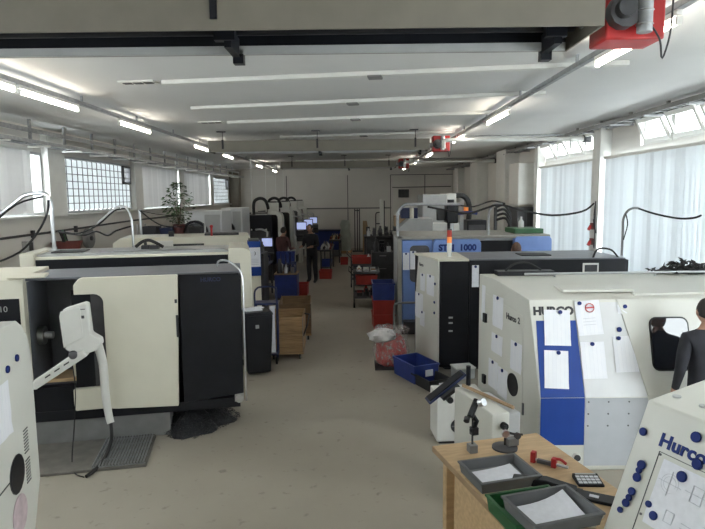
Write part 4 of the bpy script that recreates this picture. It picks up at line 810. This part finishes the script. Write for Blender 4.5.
# ================================================================ PEOPLE
def person(label, loc, rz, sc_, shirt, pants, hairm, pose='work', lean=0.):
    root = thing('person', label, 'person', loc, rz); root.scale = (sc_,)*3
    J_, E_, RD = [], [], []
    def j(p, r, par=None):
        J_.append(p); RD.append(r)
        if par is not None: E_.append((par, len(J_)-1))
        return len(J_)-1
    L = lambda z: -lean*max(0, z-.95)
    pel = j((0,0,.96), (.15,.11)); sp = j((0,L(1.15),1.15), (.155,.12), pel); ch = j((0,L(1.36),1.36), (.185,.135), sp); nk = j((0,L(1.5)-.005,1.50), (.06,.06), ch); hb = j((0,L(1.6)-.02,1.60), (.055,.06), nk)
    ends = []
    for s in (-1, 1):
        sh = j((s*.185,L(1.42),1.42), (.075,.075), ch)
        if pose == 'work': el, wr, ha = (s*.25,L(1.15)-.06,1.14), (s*.17,L(1.1)-.30,1.13), (s*.15,L(1.1)-.38,1.13)
        else: el, wr, ha = (s*.26,.02,1.14), (s*.25,-.10,.90), (s*.25,-.12,.82)
        e = j(el, (.05,.05), sh); w_ = j(wr, (.032,.032), e); h_ = j(ha, (.040,.022), w_); ends.append((Vector(wr), Vector(ha), s))
        hp = j((s*.095,0,.88), (.095,.10), pel); kn = j((s*.105,-.02,.50), (.078,.08), hp); an = j((s*.11,.02,.10), (.058,.062), kn); j((s*.12,-.13,.045), (.045,.035), an)
    me = bpy.data.meshes.new('body'); me.from_pydata(J_, E_, []); o = bpy.data.objects.new('body', me); C.objects.link(o)
    o.modifiers.new('skin', 'SKIN'); 
    for i, r in enumerate(RD): me.skin_vertices[0].data[i].radius = r
    me.skin_vertices[0].data[0].use_root = True
    ss = o.modifiers.new('sub', 'SUBSURF'); ss.levels = 2; ss.render_levels = 2
    bpy.context.view_layer.update()
    m2 = bpy.data.meshes.new_from_object(o.evaluated_get(bpy.context.evaluated_depsgraph_get())); bpy.data.objects.remove(o)
    m2.materials.clear()
    for k_ in (shirt, pants, 'skin', 'rubber'): m2.materials.append(M[k_])
    hc = Vector((0, L(1.68)-.03, 1.655))
    bm = bmesh.new(); bm.from_mesh(m2)
    for f in bm.faces:
        c = f.calc_center_median(); f.smooth = True
        if c.z < .105 and c.z < .11: f.material_index = 3
        elif c.z < .97 and abs(c.x) < .22 and c.y > -.2: f.material_index = 1
        elif c.z > 1.505: f.material_index = 2
        elif min((c-w_).length for w_, h_, s in ends) < .05 or min((c-h_).length for w_, h_, s in ends) < .09: f.material_index = 2
        else: f.material_index = 0
    # head shape, with brow, nose and chin
    r_ = bmesh.ops.create_uvsphere(bm, u_segments=18, v_segments=14, radius=1)
    for v in r_['verts']:
        x, y, z = v.co
        wx = .078*(1-.22*max(0,-z)**1.5); wy = .098*(1-.12*max(0,-z)**2)
        v.co = Vector((x*wx, y*wy, z*.118)) + hc
        if y < -.85 and abs(x) < .25 and -.35 < z < .15: v.co.y -= .022*(1-abs(x)/.25)
        if y < -.5 and z < -.72: v.co.y -= .012
        for f in v.link_faces: f.material_index = 2; f.smooth = True
    def limb(p0, p1, r0, r1):
        d = (p1-p0); a = d.orthogonal().normalized(); b = d.normalized().cross(a); rings = []
        for t_, rr in ((0,r0),(.5,(r0+r1)/2),(.9,r1),(1,r1*.5)):
            rings.append([bm.verts.new(p0+d*t_+(a*math.cos(q*1.0472)+b*math.sin(q*1.0472))*rr) for q in range(6)])
        for i in range(3):
            for q in range(6): f = bm.faces.new((rings[i][q],rings[i][(q+1)%6],rings[i+1][(q+1)%6],rings[i+1][q])); f.material_index = 2; f.smooth = True
        bm.faces.new(rings[3]).material_index = 2
    for w_, h_, s in ends:                       # four fingers and a thumb, slightly curled
        d = (h_-w_).normalized(); sd = Vector((1,0,0)); dn = Vector((0,0,-1)) if abs(d.z) < .7 else Vector((0,-1,0))
        if abs(d.z) >= .7: sd = Vector((0,1,0))
        for q in range(4):
            b0 = h_ + sd*(q-1.5)*.019 + d*.015; ln = (.062,.074,.070,.054)[q]
            k1 = b0 + d*ln*.55 + dn*.008; limb(b0, k1, .0095, .0085); limb(k1, k1 + d*ln*.35 + dn*ln*.35, .0085, .0075)
        tb = w_ + d*.035 - sd*s*.03; limb(tb, tb + d*.04 - sd*s*.025 + dn*.01, .011, .009); limb(tb + d*.04 - sd*s*.025 + dn*.01, tb + d*.065 - sd*s*.02 + dn*.03, .009, .008)
    bm.to_mesh(m2); bm.free(); m2.name = 'body'
    b = bpy.data.objects.new('body', m2); C.objects.link(b); b.parent = root
    hr = MB().ball((0,0,0), (.087,.108,.122), 18, 12)
    hv = []
    for x, y, z in hr.v:
        if y < -.055 and z < .062: y = -.055 + (y+.055)*.1; 
        if z < -.03: z = -.03 + (z+.03)*.55; x *= .93
        hv.append((x, y+.014, z+.012))
    hr.v = [(x+hc.x, y+hc.y, z+hc.z) for x, y, z in hv]; hr.build('hair', hairm, root)
    for s in (-1, 1):
        MB().ball((s*.030, hc.y-.086, hc.z+.008), (.013,.008,.008), 8, 6).build('eye', 'paper', root); MB().ball((s*.030, hc.y-.0925, hc.z+.008), (.006,.003,.006), 8, 5).build('pupil', 'rubber', root)
        MB().ball((s*.080, hc.y+.005, hc.z-.005), (.012,.020,.032), 8, 6).build('ear', 'skin', root)
    MB().ball((0, hc.y-.088, hc.z-.062), (.024,.008,.006), 8, 6).build('mouth', 'redl', root)
    return root
person('person in maroon shirt and brown trousers working at the first milling centre', (-2.10, 16.75, 0), 150, .97, 'clothr', 'trouser', 'hair', 'work', .1)
person('person in all dark workwear standing in the aisle', (-1.28, 17.36, 0), -25, 1.0, 'cloth', 'cloth', 'hair', 'work', .12)
person('dark clothed person cut off by the right picture edge, facing the lathe window', (3.05, 4.87, 0), 174, .945, 'cloth', 'cloth', 'hair', 'stand', .12)
person('brown haired person, only the head showing behind the black fronted lathe', (2.85, 10.15, 0), 170, .985, 'cloth', 'cloth', 'hairb', 'work', .1)

# ================================================================ AISLE ITEMS
def crate(label, mat, x, y, z, w_, d_, h, rz=0, group=None, tagm=False, name='storage_crate'):
    t = thing(name, label, 'crate', (x,y,z), rz, group)
    MB().tray(-w_/2,w_/2,-d_/2,d_/2,0,h,.015,.012).build('shell', mat, t)
    MB().box(-w_/2-.01,w_/2+.01,-d_/2-.01,-d_/2+.004,h-.03,h).box(-w_/2-.01,w_/2+.01,d_/2-.004,d_/2+.01,h-.03,h).box(-w_/2-.01,-w_/2+.004,-d_/2,d_/2,h-.03,h).box(w_/2-.004,w_/2+.01,-d_/2,d_/2,h-.03,h).build('rim', mat, t, .003)
    if tagm: box('label_card', 'paper', t, -.02, .10, -d_/2-.006, -d_/2+.004, h*.35, h*.7)
    return t
# waste bin
t = thing('waste_bin', 'tall black bin with papers on its lid beside the nearest lathes', 'bin', (-1.47, 8.42, 0), 20)
MB().hexa([(-.17,-.19,.04),(.17,-.19,.04),(.17,.19,.04),(-.17,.19,.04)],[(-.21,-.23,.90),(.21,-.23,.90),(.21,.23,.90),(-.21,.23,.90)]).build('body', 'black', t, .02)
MB().hexa([(-.22,-.24,.90),(.22,-.24,.90),(.22,.25,.90),(-.22,.25,.90)],[(-.20,-.22,.95),(.20,-.22,.95),(.20,.23,.95),(-.20,.23,.95)]).build('lid', 'black', t, .015)
for x in (-.13,.13): cyl('wheel', 'rubber', t, (x-.02,.15,.05), (x+.02,.15,.05), .05)
box('sticker', 'lgrey', t, -.05, .0, -.245, -.236, .72, .77); box('notice', 'redl', t, .203, .208, -.1, .02, .62, .68)
t = thing('paper_pile', 'crumpled white papers lying on the black bin lid', 'papers', (-1.50, 8.42, .952), 25)
MB().hexa([(-.15,-.12,0),(.1,-.12,0),(.1,.1,0),(-.15,.1,0)],[(-.15,-.12,.012),(.1,-.12,.02),(.1,.1,.01),(-.15,.1,.015)]).build('sheet', 'paper', t); MB().hexa([(-.05,-.1,.02),(.15,-.06,.02),(.13,.12,.012),(-.07,.08,.016)],[(-.05,-.1,.024),(.15,-.06,.03),(.13,.12,.022),(-.07,.08,.02)]).build('sheet', 'paper', t)
# blue push cart
t = thing('push_cart', 'blue tube push cart with white sheets behind the black bin', 'cart', (-1.54, 8.78, 0), 4)
MB().tube([(0,0,.12),(0,0,.9),(.0,0,1.14),(.04,0,1.21),(.10,0,1.23),(.27,0,1.23),(.32,0,1.20),(.33,0,1.12),(.33,0,.12)],.014,8).build('handle', 'navy', t)
for z in (.15, .95): box('deck', 'navy', t, -.01, .34, -.02, .25, z, z+.03, .004)
for x in (0,.33): cyl('post', 'navy', t, (x,.22,.12), (x,.22,.97), .014)
box('side_sheet', 'paper', t, .22, .30, -.012, .0, .2, .93); box('box', 'dark', t, .03, .2, .02, .2, .18, .55, .01)
for x in (.02,.31):
    for y in (.03,.2): cyl('wheel', 'rubber', t, (x-.015,y,.06), (x+.015,y,.06), .06)
# wooden crates on dollies
def wcrate(label, x, y, rz, w_, d_, nb, bh, z0, handle, wm='wood'):
    t = thing('wooden_crate', label, 'crate', (x,y,0), rz, 'wooden crates on wheels')
    h = nb*bh
    for k_ in range(nb):
        for (a,b,c,d) in ((-w_/2,w_/2,-d_/2,-d_/2+.02),(-w_/2,w_/2,d_/2-.02,d_/2),(-w_/2,-w_/2+.02,-d_/2+.02,d_/2-.02),(w_/2-.02,w_/2,-d_/2+.02,d_/2-.02)): box('board', wm, t, a, b, c, d, z0+k_*bh+.004, z0+(k_+1)*bh-.004, .003)
    box('bottom', 'wood', t, -w_/2, w_/2, -d_/2, d_/2, z0-.03, z0)
    for sx in (-1,1):
        for sy in (-1,1):
            box('corner_iron', 'grey', t, sx*w_/2-(.006 if sx>0 else 0), sx*w_/2+(.0 if sx>0 else .006), sy*d_/2-.03, sy*d_/2+.03, z0, z0+h); cyl('wheel', 'rubber', t, (sx*(w_/2-.06)-.015,sy*(d_/2-.06),.05), (sx*(w_/2-.06)+.015,sy*(d_/2-.06),.05), .05)
    if handle: tube('drag_bar', 'dark', t, [(w_/2,-d_/2+.1,z0+.25),(w_/2+.07,-d_/2,z0+.45),(w_/2+.10,-d_/2+.2,z0+.58),(w_/2+.02,-d_/2+.3,z0+h)], .014, 7, 0)
    return t
wcrate('front wooden crate on wheels beside the black bin', -1.12, 9.45, 2, .54, .78, 2, .285, .12, True)
wcrate('rear open wooden crate on wheels before the blue cabinet', -1.12, 10.75, 4, .58, .9, 2, .28, .12, False, 'woodd')
t = thing('steel_locker', 'low blue cabinet beyond the wooden crates', 'cabinet', (-2.03, 14.5, 0)); box('body', 'bin_blue', t, 0, .56, 0, .6, .04, .64, .01); box('base', 'dark', t, .02, .54, .02, .58, 0, .04); box('door', 'bin_blue', t, .02, .54, -.015, 0, .08, .60, .004); box('worktop', 'brown', t, -.01, .57, -.02, .62, .64, .67)
def clutter(label, x, y, z, w_, d_, n, mats, seed, name='tool_cluster', h=.16):
    t = thing(name, label, 'tools', (x,y,z)); rnd = random.Random(seed); nx = max(1,int(n**.5+.5))
    for i in range(n):
        px, py = -w_/2 + w_*((i%nx)+.5)/nx, -d_/2 + d_*((i//nx)+.5)/math.ceil(n/nx); hh = h*rnd.uniform(.4,1.1); r_ = min(w_/nx,.2)*rnd.uniform(.25,.42); m = rnd.choice(mats)
        if rnd.random() < .5: MB().lathe([(r_,0),(r_,hh*.6),(r_*.5,hh*.75),(r_*.45,hh)], (px,py,0), 10).build('holder', m, t)
        else: MB().box(px-r_,px+r_,py-r_*.8,py+r_*.8,0,hh*.8).build('tool_box', m, t, .008)
    return t
clutter('tools heaped on the low blue cabinet', -1.75, 14.8, .67, .5, .5, 12, ['dark','grey','steel','navy'], 2, h=.34)
# dark benches with parts along the left aisle
def bench(label, x0, x1, y0, y1, h, top='dark'):
    t = thing('tool_bench', label, 'bench', (x0,y0,0)); W_, D_ = x1-x0, y1-y0
    box('bench_top', top, t, 0, W_, 0, D_, h-.05, h, .005); box('lower_shelf', 'dark', t, .03, W_-.03, .03, D_-.03, .25, .28)
    for x in (.02, W_-.07):
        for y in (.02, D_-.07): box('leg', 'dark', t, x, x+.05, y, y+.05, 0, h-.05)
    return t
bench('dark bench with blue bins beside the person in maroon', -2.15, -1.65, 15.5, 16.3, .78)
GBN = 'blue bins on the dark bench in the left aisle'
for i in range(4): crate('blue bin, %s on the dark bench in the left aisle' % ('leftmost','second from left','third from left','rightmost')[i], 'bin_blue', -2.06+i*.125, 15.7, .78, .11, .25, .34, 0, GBN)
bench('long dark tool bench behind the person in dark workwear', -1.15, -.75, 18.9, 21.4, .85); clutter('rows of tool holders on the long dark bench', -.95, 20.1, .85, .36, 2.3, 22, ['dark','steel','grey','maroon','lgrey'], 5)
bench('farther dark tool bench by the back wall', -1.0, -.55, 22.6, 25.2, .9); clutter('tool holders on the farther dark bench', -.78, 23.9, .9, .4, 2.4, 20, ['dark','steel','grey','maroon','ply'], 6)
crate('red crate on the floor behind the low blue cabinet', 'bin_red', -1.42, 15.35, 0, .35, .5, .30); crate('red crate on the floor behind the person in dark workwear', 'bin_red', -.93, 18.4, 0, .40, .5, .26); crate('small blue crate on the lower shelf of the long dark bench', 'bin_blue', -.95, 19.3, .28, .34, .5, .22)
crate('small red crate beside the farther dark bench', 'bin_red', -.40, 22.2, 0, .3, .5, .25); crate('dark crate under the milling centre bench', 'navy', -1.9, 15.9, .28, .38, .5, .25)
t = thing('blue_container', 'blue container against the back wall', 'container', (-1.9, 27.6, 0)); box('body', 'bin_blue', t, 0, 1.5, 0, .9, .05, .95, .02); box('lid', 'navy', t, -.02, 1.52, -.02, .92, .95, 1.0, .01); box('skid', 'dark', t, .1, 1.4, .1, .8, 0, .05)
# wrapped item on pallet jack, posts, back benches
t = thing('wrapped_pallet', 'item wrapped in pale green film near the back wall', 'pallet', (-.42, 26.6, 0))
MB().lathe([(.24,.12),(.27,.3),(.22,.6),(.26,.85),(.2,1.1),(.24,1.3),(.16,1.5),(.05,1.52)], n=14).build('film_wrap', 'greenglass', t); box('pallet', 'wood', t, -.3, .3, -.3, .3, 0, .12)
t = thing('clothes_rack', 'tall dark double post rack leaning by the back wall', 'rack', (.0, 27.2, 0))
for x in (0,.12,.22): box('post', 'char', t, x, x+.05, 0, .05, 0, 2.0)
box('crossbar', 'char', t, 0, .27, 0, .05, 1.9, 1.95); box('foot', 'dark', t, -.1, .4, -.2, .3, 0, .04)
t = thing('hand_truck', 'dark hand truck standing near the back wall', 'hand truck', (.95, 25.6, 0)); tube('frame', 'dark', t, [(0,0,.1),(0,.05,1.2),(0,.08,1.75),(.06,.09,1.86),(.24,.09,1.86),(.30,.08,1.75),(.30,.05,1.2),(.30,0,.1)], .025, 7, 3); box('toe_plate', 'dark', t, -.05, .35, -.25, 0, 0, .02); box('crossbar', 'dark', t, 0, .3, .03, .06, 1.35, 1.40)
for x in (-.05,.35): cyl('wheel', 'rubber', t, (x-.02,.1,.12), (x+.02,.1,.12), .12)
tag(MB().prism([(0,0),(.45,0),(.45,.06),(.2,1.45),(.02,1.45)], 'y', 0, .05).build('board_offcut', 'brown', None), 'brown board leaning near the hand truck at the back', 'board').location = (.38, 27.0, 0)
t = thing('tall_locker', 'tall narrow pale panel cabinet at the back right of the aisle', 'cabinet', (1.05, 23.4, 0)); box('body', 'ivory', t, 0, .14, 0, .5, 0, 2.45, .01); box('edge', 'black', t, .14, .18, 0, .5, .3, 2.4)
t = bench('wide dark workbench with tool holders at the back right', .35, 1.55, 20.8, 22.0, 1.15)
box('drawer_block', 'dark', t, .08, 1.12, .1, 1.1, .28, 1.08, .01)
clutter('tool holders standing on the wide dark workbench', .95, 21.4, 1.15, 1.1, .9, 24, ['dark','steel','grey','char'], 9, h=.38)
t = thing('carton', 'beige carton box on the back right bench', 'box', (1.35, 19.9, 0)); box('pedestal', 'dark', t, 0, .6, 0, .5, 0, 1.55, .01); box('carton_body', 'brown', t, .02, .56, .02, .45, 1.55, 1.92, .01)
# red and blue crates stacked by the light blue machine
GST = 'stacked crates left of the light blue machine'
crate('lower red crate of the stack beside the light blue machine', 'bin_red', .555, 11.4, 0, .42, .55, .29, 3, GST); crate('upper red crate of the stack beside the light blue machine', 'bin_red', .555, 11.4, .29, .42, .55, .29, 1, GST); crate('blue crate on top of the red crates beside the light blue machine', 'bin_blue', .555, 11.4, .58, .43, .6, .33, 0, GST)
# trolleys
def trolley(label, x, y, rz, w_, d_, zs, zw):
    t = thing('tool_trolley', label, 'trolley', (x,y,0), rz, 'tool trolleys in the aisle')
    for sx in (0, w_):
        for sy in (0, d_): cyl('post', 'dark', t, (sx,sy,.12), (sx,sy,zw), .016, n=8); cyl('wheel', 'rubber', t, (sx-.02,sy,.065), (sx+.02,sy,.065), .065)
    for z in zs: MB().tray(-.02,w_+.02,-.02,d_+.02,z,z+.06,.01,.0).build('shelf', 'char', t)
    tube('push_handle', 'dark', t, [(0,0,zw-.1),(-.1,0,zw),(-.12,.02,zw+.02),(-.12,d_-.02,zw+.02),(-.1,d_,zw),(0,d_,zw-.1)], .013)
    return t
trolley('front black tool trolley with red box and white parts', -.02, 13.35, 0, .58, .85, (.22,.80), .86)
crate('red box under the top shelf of the front tool trolley', 'bin_red', .27, 13.7, .54, .5, .6, .22); MB()
box('crate_support', 'dark', bpy.data.objects['tool_trolley'], 0, .58, 0, .85, .52, .54)
clutter('white and metal parts lying on the front tool trolley', .27, 13.75, .812, .5, .7, 12, ['white','steel','paper','wood'], 12, h=.10); clutter('red and dark parts on the bottom shelf of the front tool trolley', .27, 13.7, .232, .48, .65, 9, ['bin_red','dark','dark','maroon'], 13, h=.22)
trolley('rear black tool trolley carrying a red crate', -.10, 16.4, 0, .62, .8, (.22,.62), .95)
crate('red crate on the rear tool trolley', 'bin_red', .2, 16.8, .632, .55, .6, .24); crate('navy crate on the bottom of the rear tool trolley', 'navy', .2, 16.8, .232, .5, .6, .30)
t = tag(MB().lathe([(.045,0),(.05,.02),(.05,.18),(.02,.22),(.02,.26)], n=12).build('spray_bottle', 'white', None), 'white bottle standing in the red crate of the rear trolley', 'bottle'); t.location = (.40, 16.62, .68)
# plastic bag, floor crates
t = thing('rubbish_bag', 'white plastic bag full of red rags on the floor beside the lathes', 'bag', (.55, 8.75, 0)); rnd = random.Random(4)
def blob(rx, ry, h, n, jit, prof):
    m = MB(); vs = []; K = 22
    for (r, z) in prof:
        for q in range(K): a = 2*math.pi*q/K; jj = 1+jit*math.sin(5*a+z*9)+jit*.7*math.sin(9*a+z*23)+rnd.uniform(-jit,jit)*.5; vs.append((rx*r*jj*math.cos(a), ry*r*jj*math.sin(a), z*h+rnd.uniform(-.01,.01)*(z>0)))
    mm = len(prof); m.add(vs, [tuple(range(K))[::-1], tuple(range((mm-1)*K,mm*K))] + [(i*K+k_,i*K+(k_+1)%K,(i+1)*K+(k_+1)%K,(i+1)*K+k_) for i in range(mm-1) for k_ in range(K)]); return m
blob(.24,.22,.52,1,.05,[(.7,.02),(.95,.1),(1,.35),(.93,.6),(.8,.8),(.5,.92),(.1,.96)]).build('rags', 'bagred', t)
blob(.27,.25,.60,1,.07,[(.8,.0),(1,.1),(1.02,.4),(.97,.65),(.9,.85),(1.02,.95),(.9,1.0)]).build('plastic_film', 'film', t)
fl = blob(.20,.14,.20,1,.12,[(.5,.0),(1,.25),(1.05,.6),(.7,.9),(.2,1.0)]); fl.v = [(x-.17+.25*z, y-.13, z+.40) for x, y, z in fl.v]; fl.build('bag_flap', 'filmw', t)
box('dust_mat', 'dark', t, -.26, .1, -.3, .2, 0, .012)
crate('blue crate on the floor before the plastic bag', 'bin_blue', .86, 8.12, 0, .40, .60, .26, 25, None, True); crate('small black crate on the floor in front of the blue crate', 'rubber', 1.03, 7.72, 0, .34, .46, .15, 25, None, True)
# items behind the light blue machine
t = thing('machining_center', 'tall white machining centre with black hose behind the light blue machine', 'machine', (1.76, 15.0, 0))
box('cabinet', 'lgrey', t, 0, .62, 0, 1.2, .1, 2.62, .015); box('side_column', 'white', t, .62, .86, -.03, 1.2, .1, 2.64, .015); box('base', 'dark', t, .03, .83, .03, 1.1, 0, .1); box('skirt', 'white', t, -.4, .95, -.35, 0, .1, 1.9, .02); tube('hose', 'rubber', t, [(.86,.2,2.58),(1.05,.2,2.58),(1.2,.2,2.45),(1.25,.2,2.2),(1.22,.2,1.9)], .07, 9)
t = thing('grey_cabinet', 'pale grey sloping cabinet left of the tall white machining centre', 'cabinet', (1.08, 13.9, 0)); MB().prism([(0,0),(.8,0),(.8,2.05),(.25,2.05),(0,1.85)], 'y', 0, .7).build('body', 'lgrey', t, .015); box('door', 'lgrey', t, .05, .75, -.015, 0, .1, 1.7, .005); box('crate', 'navy', t, .05, .45, .1, .5, 2.05, 2.3, .01); cyl('canister', 'cream', t, (.30,.05,2.05), (.30,.05,2.3), .05)
t = thing('drill_press', 'black column drill press with blue lever head behind the light blue machine', 'machine', (2.10, 12.7, 0))
box('base', 'dark', t, -.2, .25, -.2, .3, 0, .1, .01); cyl('column', 'black', t, (.02,.1,.1), (.02,.1,2.5), .075); box('head', 'black', t, -.12, .12, -.28, .1, 2.0, 2.42, .02); cyl('spindle', 'steel', t, (.0,-.2,1.75), (.0,-.2,2.0), .04); box('motor', 'dark', t, -.3, -.12, -.1, .1, 2.05, 2.3, .02); box('table', 'dark', t, -.2, .2, -.35, .05, 1.5, 1.55)
tube('lever', 'bin_blue', t, [(.12,-.1,2.2),(.35,-.15,2.22),(.55,-.15,2.2)], .035); cyl('beacon', 'orange', t, (.32,-.1,2.24), (.32,-.1,2.36), .05)
t = thing('control_cabinet', 'dark control cabinet with screen right of the drill press', 'cabinet', (2.45, 12.6, 0)); box('body', 'black', t, 0, .42, 0, .5, 0, 2.05, .015); box('screen_frame', 'char', t, .03, .39, -.02, 0, 1.6, 1.95, .005); box('pole', 'lgrey', t, -.14, -.06, .1, .18, 0, 2.5)
t = thing('hanging_hose', 'dark tangled hoses on a stand left of the right pilasters', 'hose', (3.3, 13.6, 0)); cyl('stand', 'dark', t, (0,0,0), (0,0,2.3), .04); box('foot', 'dark', t, -.2, .2, -.2, .2, 0, .03)
for i in range(4): tube('hose', 'rubber', t, [(0,0,2.3-.1*i),(.2,-.05*i,2.35-.1*i),(.35,0,2.1-.1*i),(.28,.05,1.7),(.1+.1*i,0,1.4)], .03)
t = thing('wall_cabinet', 'white electrical cabinet mounted on the right wall before the pilasters', 'cabinet', (XR-.5, 15.7, 2.32)); box('body', 'wall', t, 0, .5, 0, .9, 0, 1.12, .01); box('door', 'white', t, .02, .48, -.012, 0, .03, 1.09, .004); cyl('lock', 'dark', t, (.43,-.012,.5), (.43,-.025,.5), .015)
t = thing('tall_cabinet', 'tall dark cabinet standing under the white wall cabinet', 'cabinet', (XR-.5, 15.7, 0)); box('body', 'char', t, 0, .49, 0, .9, .05, 2.25, .01); box('plinth', 'dark', t, .02, .47, .02, .88, 0, .05); box('door', 'dark', t, .02, .24, -.012, 0, .1, 2.2, .004); box('door', 'dark', t, .25, .47, -.012, 0, .1, 2.2, .004)
t = tag(MB().lathe([(.05,0),(.06,.02),(.055,.2),(.02,.25),(.02,.3)], n=10).build('white_bottle', 'white', None), 'white bottle on the light blue machine near the right blinds', 'bottle'); t.location = (3.3, 11.5, 1.86)

# further dark equipment filling the aisles
t = thing('dark_cabinet', 'dark storage cabinet behind the blue and cream cabinet', 'cabinet', (-2.62, 13.1, 0)); box('body', 'dark', t, 0, .55, 0, .7, .05, 1.32, .01); box('plinth', 'black', t, .02, .53, .02, .68, 0, .05)
for i in range(3): d_ = box('drawer', 'dark', t, .02, .53, -.015, 0, .1+i*.4, .47+i*.4, .004); box('pull', 'grey', d_, .2, .35, -.03, -.015, .4+i*.4, .42+i*.4)
clutter('dark and steel holders on the storage cabinet left of the blue locker', -2.35, 13.45, 1.32, .5, .6, 9, ['dark','steel','black','char'], 21, h=.3)
bench('low dark bench left of the low blue cabinet', -2.9, -2.2, 14.6, 15.6, .9); clutter('dark parts on the low dark bench beside the low blue cabinet', -2.55, 15.1, .9, .65, .9, 12, ['dark','black','navy','grey'], 22, h=.3)
t = thing('dark_cabinet', 'dark drawer cabinet left of the pale grey sloping cabinet', 'cabinet', (.45, 15.2, 0)); box('body', 'dark', t, 0, .58, 0, .7, .05, 1.12, .01); box('plinth', 'black', t, .02, .56, .02, .68, 0, .05)
for i in range(3): d_ = box('drawer', 'dark', t, .02, .56, -.015, 0, .1+i*.34, .41+i*.34, .004); box('pull', 'grey', d_, .2, .38, -.03, -.015, .34+i*.34, .36+i*.34)
clutter('steel and dark holders on the drawer cabinet right of the trolleys', .74, 15.55, 1.12, .5, .6, 9, ['dark','steel','black','char'], 23, h=.34)
t = thing('parts_box', 'small grey box on the floor below the black fronted lathe', 'box', (1.42, 7.95, 0), 12); box('case', 'lgrey', t, 0, .28, 0, .22, 0, .15, .01); box('lid', 'white', t, -.01, .29, -.01, .23, .15, .17, .004)
